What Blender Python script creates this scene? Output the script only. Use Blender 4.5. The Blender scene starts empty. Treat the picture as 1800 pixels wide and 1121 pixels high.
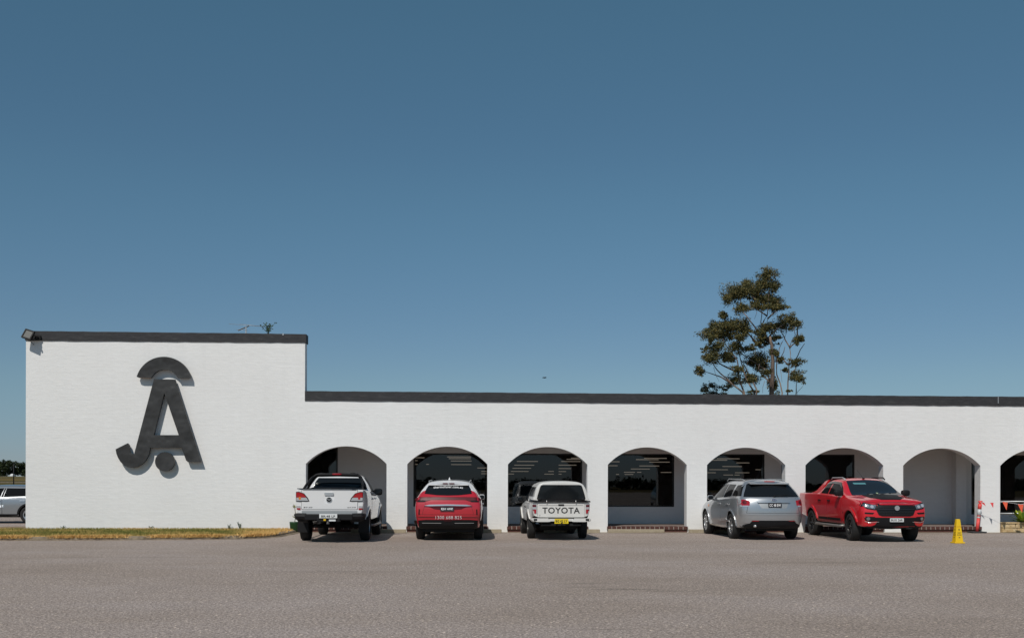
import bpy, bmesh, math, random
from mathutils import Vector, Matrix
from mathutils.bvhtree import BVHTree
R = math.radians
rnd = random.Random(7)
scene = bpy.context.scene
COL = scene.collection

# ------------------------------------------------------------------ camera
cam_d = bpy.data.cameras.new("camera"); cam = bpy.data.objects.new("camera", cam_d); COL.objects.link(cam)
THETA = math.atan(.0389); ROLL = .0023
fw = Vector((math.sin(THETA), math.cos(THETA), 0)); rt = Vector((math.cos(THETA), -math.sin(THETA), 0)); up = Vector((0, 0, 1))
rt2 = rt*math.cos(ROLL)+up*math.sin(ROLL); up2 = up*math.cos(ROLL)-rt*math.sin(ROLL)
mw = Matrix.Identity(4)
for i in range(3):
    mw[i][0] = rt2[i]; mw[i][1] = up2[i]; mw[i][2] = -fw[i]
mw.translation = Vector((0, -33.4, 1.608))
cam.matrix_world = mw
cam_d.sensor_width = 36; cam_d.lens = 37.0; cam_d.shift_y = (846-560.5)/1800
cam_d.clip_start = .1; cam_d.clip_end = 4000
scene.camera = cam

# ------------------------------------------------------------------ sky and sun
SUN_DIR = Vector((.42, 1.0, -1.16)).normalized()      # direction the light travels
elev = math.asin(-SUN_DIR.z); azim = math.atan2(-SUN_DIR.x, -SUN_DIR.y)
w = bpy.data.worlds.new("World"); scene.world = w; w.use_nodes = True
nt = w.node_tree; nt.nodes.clear()
sky = nt.nodes.new("ShaderNodeTexSky"); sky.sky_type = 'NISHITA'; sky.sun_disc = False
sky.sun_elevation = elev; sky.sun_rotation = azim % (2*math.pi)
sky.altitude = 0; sky.air_density = 1.0; sky.dust_density = .05; sky.ozone_density = 1.6
hs = nt.nodes.new("ShaderNodeMix"); hs.data_type = 'RGBA'; hs.blend_type = 'MULTIPLY'; hs.inputs[0].default_value = 1; 
tcw = nt.nodes.new("ShaderNodeTexCoord"); sxw = nt.nodes.new("ShaderNodeSeparateXYZ"); crw = nt.nodes.new("ShaderNodeValToRGB")
nt.links.new(tcw.outputs['Generated'], sxw.inputs[0]); nt.links.new(sxw.outputs[2], crw.inputs[0])
crw.color_ramp.interpolation = 'EASE'; e = crw.color_ramp.elements; e.new(.1); e.new(.4)
for el, (p, c) in zip(e, [(.0, (.47, .62, .96)), (.10, (.62, .77, .89)), (.28, (.67, .93, .945)), (.45, (.74, 1.08, 1.02))]): el.position = p; el.color = (*c, 1)
nt.links.new(crw.outputs[0], hs.inputs[7])
bg = nt.nodes.new("ShaderNodeBackground"); bg.inputs['Strength'].default_value = .0605
out = nt.nodes.new("ShaderNodeOutputWorld")
nt.links.new(sky.outputs[0], hs.inputs[6]); nt.links.new(hs.outputs[2], bg.inputs[0]); nt.links.new(bg.outputs[0], out.inputs[0])
sun_d = bpy.data.lights.new("sun", 'SUN'); sun_d.energy = 3.2; sun_d.angle = R(.53); sun_d.color = (1, .95, .88)
sun = bpy.data.objects.new("sun", sun_d); COL.objects.link(sun)
sun.rotation_euler = SUN_DIR.to_track_quat('-Z', 'Y').to_euler(); sun.location = (-10, -30, 30)
vs = scene.view_settings; vs.view_transform = 'Standard'; vs.look = 'None'; vs.exposure = 0; vs.gamma = 1; vs.use_curve_mapping = False
try: scene.cycles.max_bounces = 8
except Exception: pass

# ------------------------------------------------------------------ materials
def mat(name, col=(.5, .5, .5), rough=.6, metal=0, coat=0, spec=.5, **kw):
    m = bpy.data.materials.new(name); m.use_nodes = True
    b = m.node_tree.nodes['Principled BSDF']
    b.inputs['Base Color'].default_value = (*col, 1); b.inputs['Roughness'].default_value = rough
    b.inputs['Metallic'].default_value = metal; b.inputs['Coat Weight'].default_value = coat
    b.inputs['Coat Roughness'].default_value = .04
    b.inputs['Specular IOR Level'].default_value = spec
    return m
def N(m, t, **kw):
    n = m.node_tree.nodes.new(t)
    for k, v in kw.items():
        if k in n.inputs: n.inputs[k].default_value = v
        else: setattr(n, k, v)
    return n
def L(m, a, b): m.node_tree.links.new(a, b)
def coords(m, scale=(1, 1, 1)):
    g = N(m, 'ShaderNodeNewGeometry'); mp = N(m, 'ShaderNodeMapping'); mp.inputs['Scale'].default_value = scale
    L(m, g.outputs['Position'], mp.inputs['Vector']); return mp.outputs[0]
def ocoords(m, scale=(1, 1, 1)):
    g = N(m, 'ShaderNodeTexCoord'); mp = N(m, 'ShaderNodeMapping'); mp.inputs['Scale'].default_value = scale
    L(m, g.outputs['Object'], mp.inputs['Vector']); return mp.outputs[0]
def noise(m, vec, scale, detail=4, rough=.6):
    n = N(m, 'ShaderNodeTexNoise'); n.inputs['Scale'].default_value = scale; n.inputs['Detail'].default_value = detail; n.inputs['Roughness'].default_value = rough
    L(m, vec, n.inputs['Vector']); return n.outputs[0]
def ramp(m, fac, stops):
    r = N(m, 'ShaderNodeValToRGB'); e = r.color_ramp.elements
    while len(e) < len(stops): e.new(.5)
    for el, (p, c) in zip(e, stops): el.position = p; el.color = (*c, 1) if len(c) == 3 else c
    L(m, fac, r.inputs[0]); return r.outputs[0]
def mix(m, f, a, b, mode='MIX'):
    x = N(m, 'ShaderNodeMix'); x.data_type = 'RGBA'; x.blend_type = mode
    for s, v in ((x.inputs[0], f), (x.inputs[6], a), (x.inputs[7], b)):
        if hasattr(v, 'is_linked') or hasattr(v, 'links'): L(m, v, s)
        elif isinstance(v, tuple): s.default_value = (*v, 1)
        else: s.default_value = v
    return x.outputs[2]
def bsdf(m): return m.node_tree.nodes['Principled BSDF']
def setc(m, sock): L(m, sock, bsdf(m).inputs['Base Color'])
def bump(m, sock, strength, dist):
    b = N(m, 'ShaderNodeBump'); b.inputs['Strength'].default_value = strength; b.inputs['Distance'].default_value = dist
    L(m, sock, b.inputs['Height']); L(m, b.outputs[0], bsdf(m).inputs['Normal']); return b
G = lambda v: (v, v, v)

M = {}
# painted brick: bagged white paint over brick courses
m = mat('white_painted_brick', rough=.75, spec=.3); v = coords(m)
sep = N(m, 'ShaderNodeSeparateXYZ'); L(m, v, sep.inputs[0])
ad = N(m, 'ShaderNodeMath', operation='ADD'); L(m, sep.outputs[0], ad.inputs[0]); L(m, sep.outputs[1], ad.inputs[1])
cb = N(m, 'ShaderNodeCombineXYZ'); L(m, ad.outputs[0], cb.inputs[0]); L(m, sep.outputs[2], cb.inputs[1])
wob = noise(m, v, 2.2, 3); wobm = N(m, 'ShaderNodeVectorMath', operation='SCALE'); wobm.inputs['Scale'].default_value = .03
L(m, wob, wobm.inputs[0]); wa = N(m, 'ShaderNodeVectorMath', operation='ADD'); L(m, cb.outputs[0], wa.inputs[0]); L(m, wobm.outputs[0], wa.inputs[1])
bk = N(m, 'ShaderNodeTexBrick'); L(m, wa.outputs[0], bk.inputs['Vector'])
bk.inputs['Scale'].default_value = 1; bk.inputs['Brick Width'].default_value = .24; bk.inputs['Row Height'].default_value = .086
bk.inputs['Mortar Size'].default_value = .012; bk.inputs['Mortar Smooth'].default_value = 1.0
bk.inputs['Color1'].default_value = (1, 1, 1, 1); bk.inputs['Color2'].default_value = (.5, .5, .5, 1); bk.inputs['Mortar'].default_value = (.55, .55, .55, 1)
n1 = noise(m, coords(m, (1, 1, 2.2)), 4, 7, .68); n2 = noise(m, v, .35, 3)
h = N(m, 'ShaderNodeMath', operation='ADD'); L(m, bk.outputs[0], h.inputs[0]); 
nm = N(m, 'ShaderNodeMath', operation='MULTIPLY'); L(m, n1, nm.inputs[0]); nm.inputs[1].default_value = 2.6; L(m, nm.outputs[0], h.inputs[1])
bump(m, h.outputs[0], .34, .008)
c1 = ramp(m, n1, [(.3, (.72, .715, .70)), (.7, (.80, .795, .78))]); c2 = mix(m, .5, c1, ramp(m, n2, [(.35, (.74, .735, .72)), (.65, (.80, .80, .79))]))
dirt = ramp(m, noise(m, coords(m, (1, 1, .25)), 9, 5), [(.60, G(0)), (.78, G(1))])
zr = N(m, 'ShaderNodeMapRange'); L(m, sep.outputs[2], zr.inputs['Value']); zr.inputs['From Min'].default_value = .02; zr.inputs['From Max'].default_value = .55; zr.inputs['To Min'].default_value = .8; zr.inputs['To Max'].default_value = .10
dm = N(m, 'ShaderNodeMath', operation='MULTIPLY'); L(m, dirt, dm.inputs[0]); L(m, zr.outputs[0], dm.inputs[1])
stk = ramp(m, noise(m, coords(m, (1, 1, .06)), 3.5, 5, .7), [(.52, G(1)), (.66, G(.965)), (.78, G(.91))])
setc(m, mix(m, .55, mix(m, dm.outputs[0], c2, (.42, .37, .30)), mix(m, 1.0, c2, stk, 'MULTIPLY'))); M['wall'] = m
m = mat('white_plaster', (.74, .735, .72), .8, spec=.3); bump(m, noise(m, coords(m), 12, 5), .3, .004); M['plaster'] = m
m = mat('charcoal_paint', rough=.7, spec=.3); v = coords(m, (1, 1, 3)); nn = noise(m, v, 3, 6, .7)
setc(m, ramp(m, nn, [(.3, (.028, .028, .030)), (.55, (.038, .038, .041)), (.75, (.066, .064, .062))])); bump(m, nn, .8, .02); M['charcoal'] = m
m = mat('sign_metal', rough=.5, spec=.35); nn = noise(m, coords(m), 2.6, 4, .6)
setc(m, ramp(m, nn, [(.3, G(.026)), (.7, G(.044))])); bump(m, noise(m, coords(m), 1.8, 2, .5), .9, .08); M['sign'] = m
m = mat('rust', (.16, .075, .03), .9); M['rust'] = m
m = mat('red_brick', rough=.9); nn = noise(m, coords(m), 25, 4)
setc(m, ramp(m, nn, [(.3, (.06, .022, .018)), (.7, (.11, .045, .035))])); bump(m, nn, .5, .004); M['brick'] = m
M['mortar'] = mat('mortar', (.36, .32, .29), .95)
m = mat('porch_floor', rough=.9); nn = noise(m, coords(m), 10, 4)
setc(m, ramp(m, nn, [(.3, (.17, .125, .105)), (.7, (.25, .19, .165))])); M['floor'] = m
m = mat('concrete', rough=.9); v = coords(m); nn = noise(m, v, 9, 8, .7); n2 = noise(m, v, 60, 3)
setc(m, mix(m, .35, ramp(m, nn, [(.3, (.27, .22, .145)), (.7, (.42, .36, .26))]), ramp(m, n2, [(.3, (.2, .16, .1)), (.7, (.50, .45, .36))]))); bump(m, nn, .6, .01); M['concrete'] = m
m = mat('kerb_concrete', rough=.95); v = coords(m); nn = noise(m, v, 4, 8, .75)
setc(m, ramp(m, nn, [(.35, (.10, .075, .05)), (.55, (.24, .19, .13)), (.7, (.36, .29, .19))])); bump(m, nn, .8, .02); M['kerb'] = m
m = mat('sandstone', rough=.9); v = coords(m); nn = noise(m, v, 6, 8, .7)
setc(m, ramp(m, nn, [(.3, (.34, .22, .10)), (.5, (.52, .38, .20)), (.7, (.62, .50, .32))])); bump(m, nn, 1, .03); M['sandstone'] = m
# asphalt
m = mat('asphalt', rough=.92, spec=.2); v = coords(m)
fine = noise(m, v, 34, 4, .85); fine2 = noise(m, v, 15, 3, .7); big = noise(m, coords(m, (.55, 1, 1)), .30, 6, .65); mid = noise(m, coords(m, (.5, 1, 1)), 2.0, 5, .65)
vo = N(m, 'ShaderNodeTexVoronoi'); vo.inputs['Scale'].default_value = 42; L(m, v, vo.inputs['Vector'])
base = ramp(m, big, [(.34, (.305, .250, .212)), (.44, (.330, .272, .233)), (.54, (.350, .292, .256)), (.66, (.368, .311, .280))])
sp = ramp(m, fine, [(.34, G(.22)), (.5, G(1.0)), (.66, G(1.95))])
sp2 = ramp(m, fine2, [(.3, G(.70)), (.7, G(1.3))])
sp3 = ramp(m, mid, [(.3, G(.94)), (.7, G(1.06))])
vc = ramp(m, vo.outputs['Color'], [(.0, (.80, .78, .80)), (.45, (1, 1, 1)), (.88, (1.0, .98, .95)), (.93, (1.9, 1.85, 1.7))])
c = mix(m, 1.0, base, sp, 'MULTIPLY'); c = mix(m, 1.0, c, sp2, 'MULTIPLY'); c = mix(m, 1.0, c, sp3, 'MULTIPLY'); c = mix(m, 1.0, c, vc, 'MULTIPLY')
# old tyre scuffs and oily patches: a few real marks with a shape of their own
def blotch(cx, cy, rx, ry, s):
    sub = N(m, 'ShaderNodeVectorMath', operation='SUBTRACT'); L(m, v, sub.inputs[0]); sub.inputs[1].default_value = (cx, cy, 0)
    sc = N(m, 'ShaderNodeVectorMath', operation='MULTIPLY'); L(m, sub.outputs[0], sc.inputs[0]); sc.inputs[1].default_value = (1/rx, 1/ry, 0)
    ln = N(m, 'ShaderNodeVectorMath', operation='LENGTH'); L(m, sc.outputs[0], ln.inputs[0])
    jn = N(m, 'ShaderNodeMath', operation='MULTIPLY_ADD'); L(m, mid, jn.inputs[0]); jn.inputs[1].default_value = .8; L(m, ln.outputs['Value'], jn.inputs[2])
    return ramp(m, jn.outputs[0], [(.5, G(1-s)), (.9, G(1-s*.45)), (1.3, G(1))])
for a in [(2.35, -17.7, 1.0, .22, .30), (2.9, -17.95, .9, .12, .28), (1.7, -17.35, .8, .16, .26), (1.75, -16.8, 1.3, .16, .20), (1.41, -21.95, .62, .045, .45), (1.0, -21.9, .2, .03, .3), (-2.5, -14.5, 2.5, .5, .12), (-7, -11.0, 3.5, .4, .12), (6.5, -12.5, 3.0, .5, .12)]:
    c = mix(m, 1.0, c, blotch(*a), 'MULTIPLY')
setc(m, c); hh = N(m, 'ShaderNodeMath', operation='ADD'); L(m, fine, hh.inputs[0]); L(m, vo.outputs['Distance'], hh.inputs[1]); bump(m, hh.outputs[0], .7, .010); M['asphalt'] = m
m = mat('dry_dirt', rough=1); nn = noise(m, coords(m), 3, 8, .7)
setc(m, ramp(m, nn, [(.3, (.15, .10, .055)), (.7, (.30, .22, .13))])); M['dirt'] = m
m = mat('dry_field', rough=1, spec=.1); v = coords(m, (.12, 1, 1)); nn = noise(m, v, .25, 6, .65)
setc(m, ramp(m, nn, [(.3, (.055, .05, .018)), (.5, (.11, .085, .03)), (.68, (.26, .17, .06))])); M['field'] = m
m = mat('grass_blade', rough=.8, spec=.2); v = coords(m); sx = N(m, 'ShaderNodeSeparateXYZ'); L(m, v, sx.inputs[0]); nn = noise(m, coords(m, (.5, 1, 1)), 1.3, 5, .7)
tc = N(m, 'ShaderNodeNewGeometry')
rr = N(m, 'ShaderNodeMath', operation='MULTIPLY_ADD'); L(m, tc.outputs['Random Per Island'], rr.inputs[0]); rr.inputs[1].default_value = .36; L(m, nn, rr.inputs[2])
att = N(m, 'ShaderNodeAttribute'); att.attribute_name = 'dry'
r2 = N(m, 'ShaderNodeMath', operation='ADD'); L(m, rr.outputs[0], r2.inputs[0]); L(m, att.outputs['Fac'], r2.inputs[1])
setc(m, ramp(m, r2.outputs[0], [(.42, (.09, .12, .025)), (.62, (.21, .20, .05)), (.78, (.42, .31, .10)), (1.0, (.70, .44, .16))])); M['grass'] = m
m = mat('turf_soil', rough=1); nn = noise(m, coords(m), 6, 6)
setc(m, ramp(m, nn, [(.3, (.08, .075, .03)), (.7, (.22, .17, .07))])); M['soil'] = m
# vehicles
def paint(name, col, metal=0, rough=.4):
    m = mat(name, col, rough, metal, coat=1.0); return m
M['white_paint'] = paint('white_paint', (.70, .70, .70)); M['old_white_paint'] = mat('old_white_paint', (.66, .65, .62), .35, coat=.5)
M['red_wrap'] = paint('red_wrap', (.44, .012, .024)); M['red_paint'] = paint('red_paint', (.62, .008, .018), 0, .35)
M['silver_paint'] = paint('silver_paint', (.46, .48, .50), .7, .30); M['pale_silver_paint'] = paint('pale_silver_paint', (.32, .34, .36), .6, .32)
M['glass'] = mat('dark_glass', (.010, .012, .014), .04, coat=0, spec=.28)
M['windscreen'] = mat('windscreen_glass', (.014, .020, .026), .03, spec=.5)
M['tyre'] = mat('tyre_rubber', (.012, .012, .012), .85)
M['rim'] = mat('alloy', (.55, .56, .57), .28, .9); M['black_rim'] = mat('black_alloy', (.02, .02, .02), .3, .2, coat=.4)
M['steel_rim'] = mat('steel_rim', (.22, .21, .20), .45, .5)
M['black'] = mat('black_plastic', (.008, .008, .009), .6, spec=.25); M['under'] = mat('underbody', (.008, .008, .008), .9)
M['gap'] = mat('seam_shadow_gap', (.02, .02, .02), .9)
M['chrome'] = mat('chrome', (.72, .71, .70), .32, .85); M['redlamp'] = mat('red_lamp_lens', (.36, .006, .012), .12, coat=1)
M['darkred'] = mat('smoked_red_lens', (.09, .006, .012), .45, spec=.3)
M['clear'] = mat('clear_lamp_lens', (.55, .57, .60), .12, .4, coat=1); M['amber'] = mat('amber_lens', (.6, .18, .02), .15, coat=1)
M['head'] = mat('headlamp_reflector', (.30, .32, .34), .12, .7, coat=1)
M['plate'] = mat('plate_white', (.66, .68, .68), .5); M['label'] = mat('pale_green_label', (.35, .42, .25), .5); M['yplate'] = mat('plate_yellow', (.75, .55, .01), .5); M['bplate'] = mat('plate_black', (.02, .02, .025), .5)
M['decal_black'] = mat('black_lettering', (.02, .02, .02), .5); M['decal_white'] = mat('white_lettering', (.80, .80, .80), .5)
M['yellow'] = mat('yellow_plastic', (.78, .50, .01), .45); M['bollard'] = mat('orange_plastic', (.75, .07, .06), .5); M['flag'] = mat('orange_flag', (.72, .10, .04), .6)
M['redflag'] = mat('red_flag', (.70, .05, .05), .6)
M['reflect'] = mat('reflective_band', (.55, .58, .58), .35); M['rubber'] = mat('rubber_base', (.035, .035, .035), .9)
M['galv'] = mat('galvanised', (.45, .46, .46), .45, .6); M['frame'] = mat('window_frame_black', (.012, .012, .012), .4)
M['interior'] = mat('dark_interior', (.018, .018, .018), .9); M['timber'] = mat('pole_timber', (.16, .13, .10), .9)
M['pot'] = mat('green_pot', (.012, .05, .015), .4); M['wood'] = mat('brown_wood', (.13, .08, .045), .9)
M['soffit'] = mat('stained_timber', (.20, .145, .105), .8); M['floodglass'] = mat('floodlight_glass', (.17, .17, .16), .7, 0, spec=.2); M['side_glass'] = mat('tinted_side_glass', (.010, .011, .012), .06, spec=.04)
m = mat('window_glass'); nt2 = m.node_tree; nt2.nodes.remove(bsdf(m)); o = nt2.nodes['Material Output']
tr = N(m, 'ShaderNodeBsdfTransparent'); tr.inputs[0].default_value = (.55, .56, .56, 1)
gl = N(m, 'ShaderNodeBsdfGlossy'); gl.inputs['Roughness'].default_value = .01; gl.inputs[0].default_value = (.95, .97, 1, 1)
fr = N(m, 'ShaderNodeFresnel'); fr.inputs[0].default_value = 1.62
ms = N(m, 'ShaderNodeMixShader'); L(m, fr.outputs[0], ms.inputs[0]); L(m, tr.outputs[0], ms.inputs[1]); L(m, gl.outputs[0], ms.inputs[2]); L(m, ms.outputs[0], o.inputs[0]); M['pane'] = m
m = mat('lamp_tube', (.3, .27, .24)); b = bsdf(m); b.inputs['Emission Color'].default_value = (1, .83, .66, 1); b.inputs['Emission Strength'].default_value = .23; M['tube'] = m
def leafmat(name, stops):
    m = mat(name, rough=.7, spec=.25); g = N(m, 'ShaderNodeNewGeometry'); setc(m, ramp(m, g.outputs['Random Per Island'], stops)); return m
M['gum'] = leafmat('gum_leaf', [(.0, (.034, .040, .018)), (.5, (.080, .080, .030)), (.85, (.15, .125, .042)), (1.0, (.21, .15, .045))])
M['gum2'] = leafmat('grey_gum_leaf', [(.0, (.016, .022, .014)), (1.0, (.045, .052, .026))])
M['scrub'] = leafmat('scrub_leaf', [(.0, (.014, .024, .010)), (1.0, (.05, .065, .022))])
M['weed'] = leafmat('weed_leaf', [(.0, (.02, .04, .02)), (1.0, (.07, .11, .05))])
M['cycad'] = leafmat('cycad_leaf', [(.0, (.06, .14, .015)), (.6, (.20, .30, .03)), (1.0, (.42, .46, .04))])
M['drygreen'] = leafmat('dry_plant_leaf', [(.0, (.14, .16, .04)), (1.0, (.45, .40, .15))])
m = mat('gum_bark', rough=.85); nn = noise(m, coords(m, (1, 1, .3)), 2.0, 5, .7)
setc(m, ramp(m, nn, [(.35, (.05, .035, .026)), (.5, (.14, .10, .08)), (.7, (.36, .28, .22))])); M['bark'] = m

# ------------------------------------------------------------------ object helpers
def tag(o, label=None, cat=None, group=None, kind=None):
    if label: o['label'] = label
    if cat: o['category'] = cat
    if group: o['group'] = group
    if kind: o['kind'] = kind
    return o
def empty(name, loc=(0, 0, 0), rz=0, **kw):
    o = bpy.data.objects.new(name, None); COL.objects.link(o); o.location = loc; o.rotation_euler = (0, 0, rz); o.empty_display_size = .2
    return tag(o, **kw)
def mesh_obj(name, verts, faces, m, parent=None, smooth=False, **kw):
    me = bpy.data.meshes.new(name); me.from_pydata([tuple(v) for v in verts], [], faces); me.update()
    o = bpy.data.objects.new(name, me); COL.objects.link(o)
    for mm in (m if isinstance(m, (list, tuple)) else [m]): me.materials.append(mm)
    if smooth:
        for p in me.polygons: p.use_smooth = True
    if parent: o.parent = parent
    return tag(o, **kw)
def bm_obj(name, bm, m, parent=None, smooth=False, **kw):
    me = bpy.data.meshes.new(name); bmesh.ops.recalc_face_normals(bm, faces=bm.faces); bm.to_mesh(me); bm.free()
    o = bpy.data.objects.new(name, me); COL.objects.link(o)
    for mm in (m if isinstance(m, (list, tuple)) else [m]): me.materials.append(mm)
    if smooth:
        for p in me.polygons: p.use_smooth = True
    if parent: o.parent = parent
    return tag(o, **kw)
def add_box(bm, x0, x1, y0, y1, z0, z1, bev=0):
    vs = [bm.verts.new(p) for p in ((x0, y0, z0), (x1, y0, z0), (x1, y1, z0), (x0, y1, z0), (x0, y0, z1), (x1, y0, z1), (x1, y1, z1), (x0, y1, z1))]
    fs = [bm.faces.new([vs[i] for i in f]) for f in ((3, 2, 1, 0), (4, 5, 6, 7), (0, 1, 5, 4), (1, 2, 6, 5), (2, 3, 7, 6), (3, 0, 4, 7))]
    if bev:
        es = list({e for f in fs for e in f.edges}); bmesh.ops.bevel(bm, geom=es, offset=bev, segments=2, affect='EDGES', profile=.6)
def box(name, b, m, parent=None, bev=0, **kw):
    bm = bmesh.new(); add_box(bm, *b, bev=bev); return bm_obj(name, bm, m, parent, **kw)
def add_tube(bm, pts, rad, n=8, cap=True):
    pts = [Vector(p) for p in pts]; rings = []
    for i, p in enumerate(pts):
        d = (pts[min(i+1, len(pts)-1)]-pts[max(i-1, 0)]).normalized()
        a = d.cross(Vector((0, 0, 1)) if abs(d.z) < .9 else Vector((1, 0, 0))).normalized(); b2 = d.cross(a)
        r = rad[i] if isinstance(rad, (list, tuple)) else rad
        rings.append([bm.verts.new(p+(a*math.cos(t)+b2*math.sin(t))*r) for t in [k*2*math.pi/n for k in range(n)]])
    for r0, r1 in zip(rings, rings[1:]):
        for k in range(n): bm.faces.new((r0[k], r0[(k+1) % n], r1[(k+1) % n], r1[k]))
    if cap: bm.faces.new(rings[0][::-1]); bm.faces.new(rings[-1])
def tube(name, pts, rad, m, parent=None, n=8, **kw):
    bm = bmesh.new(); add_tube(bm, pts, rad, n); return bm_obj(name, bm, m, parent, smooth=True, **kw)
def prism(name, poly, y0, y1, m, parent=None, **kw):          # polygon in (x,z), extruded along y
    bm = bmesh.new(); vs = [bm.verts.new((x, y0, z)) for x, z in poly]; f = bm.faces.new(vs)
    r = bmesh.ops.extrude_face_region(bm, geom=[f]); bmesh.ops.translate(bm, vec=(0, y1-y0, 0), verts=[g for g in r['geom'] if isinstance(g, bmesh.types.BMVert)])
    bmesh.ops.triangulate(bm, faces=[g for g in bm.faces if len(g.verts) > 4]); return bm_obj(name, bm, m, parent, **kw)
def superbox(name, c, s, m, parent=None, e=.5, n=10, **kw):
    vs = []; fs = []; P = lambda t: math.copysign(abs(t)**e, t)
    for i in range(n+1):
        a = -math.pi/2+math.pi*i/n
        for j in range(2*n):
            b = math.pi*j/n
            vs.append((c[0]+s[0]*P(math.cos(a))*P(math.cos(b)), c[1]+s[1]*P(math.cos(a))*P(math.sin(b)), c[2]+s[2]*P(math.sin(a))))
    for i in range(n):
        for j in range(2*n): fs.append((i*2*n+j, i*2*n+(j+1) % (2*n), (i+1)*2*n+(j+1) % (2*n), (i+1)*2*n+j))
    return mesh_obj(name, vs, fs, m, parent, True, **kw)
def copy_tree(o, parent=None):
    c = o.copy(); COL.objects.link(c)
    if parent: c.parent = parent
    for ch in list(o.children): copy_tree(ch, c)
    return c
def bake(o):
    dg = bpy.context.evaluated_depsgraph_get(); me = bpy.data.meshes.new_from_object(o.evaluated_get(dg)); old = o.data
    o.modifiers.clear(); o.data = me; bpy.data.meshes.remove(old)
_tc = {}
def text_geo(s, bold=.0, shear=0):
    k = (s, bold, shear)
    if k not in _tc:
        cu = bpy.data.curves.new('t', 'FONT'); cu.body = s; cu.offset = bold; cu.shear = shear; cu.resolution_u = 3; cu.space_character = 1.08
        o = bpy.data.objects.new('t', cu); COL.objects.link(o); bpy.context.view_layer.update()
        me = o.to_mesh(); vs = [(v.co.x, v.co.y) for v in me.vertices]; fs = [tuple(p.vertices) for p in me.polygons]; o.to_mesh_clear()
        bpy.data.objects.remove(o); bpy.data.curves.remove(cu)
        x0 = min(v[0] for v in vs); x1 = max(v[0] for v in vs); y0 = min(v[1] for v in vs); y1 = max(v[1] for v in vs)
        _tc[k] = ([((x-x0)/(x1-x0)-.5, (y-y0)/(y1-y0)-.5) for x, y in vs], fs)
    return _tc[k]
# ------------------------------------------------------------------ ground
def field_z(y):
    pts = [(-300, -.02), (20, -.02), (32, .45), (45, 1.0), (62, 1.28), (78, 1.40), (92, 1.42), (100, 1.75), (130, 2.0), (215, 2.55), (420, 2.9), (900, 3.0), (2500, 3)]
    for (a, za), (b, zb) in zip(pts, pts[1:]):
        if y <= b: return za+(zb-za)*(y-a)/(b-a)
    return 3
ys = [-300, -100, -50, 0, 20, 26, 32, 38, 45, 53, 62, 70, 78, 92, 96, 100, 115, 130, 170, 215, 300, 420, 900, 2500]
xs = [-2500, -600, -300, -150, -80, -50, -30, -15, 0, 20, 50, 100, 300, 600, 2500]
gv = [(x, y, field_z(y)+(rnd.uniform(-.1, .1) if y > 100 and y < 500 else 0)) for y in ys for x in xs]
nx = len(xs); gf = [(j*nx+i, j*nx+i+1, (j+1)*nx+i+1, (j+1)*nx+i) for j in range(len(ys)-1) for i in range(nx-1)]
mesh_obj('ground', gv, gf, M['field'], smooth=True, kind='structure', label='dry grass field rising gently behind the building')
mesh_obj('car_park', [(-60, -120, 0), (60, -120, 0), (60, 19, 0), (-60, 19, 0)], [(0, 1, 2, 3)], M['asphalt'], kind='structure', label='weathered grey asphalt car park')
mesh_obj('road', [(-300, 79, 1.425), (60, 79, 1.425), (60, 91, 1.44), (-300, 91, 1.44)], [(0, 1, 2, 3)], M['asphalt'], kind='structure', label='road crossing the field behind the building')
# verge in front of the tall wall, edged by a worn kerb
kl = [(-30, -6.2), (-20, -5.45), (-16, -5.05), (-12.6, -4.71), (-11.15, -4.57), (-8.2, -4.28), (-7.0, -4.1), (-6.3, -3.9), (-5.85, -3.5), (-5.6, -2.8), (-5.48, -1.6), (-5.44, -.35)]
def interp(x):
    for (a, ya), (b, yb) in zip(kl, kl[1:]):
        if a <= x <= b: return ya+(yb-ya)*(x-a)/(b-a)
    return kl[0][1]
poly = [(x, y+.13) if i < 8 else (x-.12, y) for i, (x, y) in enumerate(kl)]
bm = bmesh.new(); top = [bm.verts.new((x, y, .055)) for x, y in poly]+[bm.verts.new((-5.44, .0, .085)), bm.verts.new((-13.6, .0, .09)), bm.verts.new((-14.3, .7, .07)), bm.verts.new((-30, 1.6, .03))]
f = bm.faces.new(top); bmesh.ops.triangulate(bm, faces=[f])
bm_obj('verge', bm, M['soil'], kind='structure', label='grass verge in front of the tall white wall')
mesh_obj('dirt_edge', [(-30, 1.4, .034), (-14.2, .5, .07), (-13.88, .4, .07), (-13.88, 4.0, .02), (-17, 3.2, .02), (-30, 2.6, .02)], [(0, 1, 2, 3, 4, 5)], M['dirt'], kind='structure', label='bare dirt strip beside the building')
bm = bmesh.new(); rows = []
kp = []
for (a, b) in zip(kl, kl[1:]):
    n = max(2, int(math.dist(a, b)/.4))
    kp += [(a[0]+(b[0]-a[0])*k/n, a[1]+(b[1]-a[1])*k/n) for k in range(n)]
kp.append(kl[-1])
for i, (x, y) in enumerate(kp):
    p0, p1 = kp[max(0, i-1)], kp[min(len(kp)-1, i+1)]; d = Vector((p1[0]-p0[0], p1[1]-p0[1], 0)).normalized(); nn = Vector((-d.y, d.x, 0))
    j = lambda s=.008: rnd.uniform(-s, s)
    rows.append([bm.verts.new(Vector((x, y, 0))+nn*o+Vector((0, 0, zz+j()))) for o, zz in ((-.13, -.01), (-.12, .012), (-.02, .02), (.01, .075), (.06, .095), (.17, .095), (.18, .03))])
for r0, r1 in zip(rows, rows[1:]):
    for k in range(6): bm.faces.new((r0[k], r1[k], r1[k+1], r0[k+1]))
bm_obj('kerb', bm, M['kerb'], kind='structure', label='worn concrete kerb along the grass verge', smooth=False)
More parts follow.
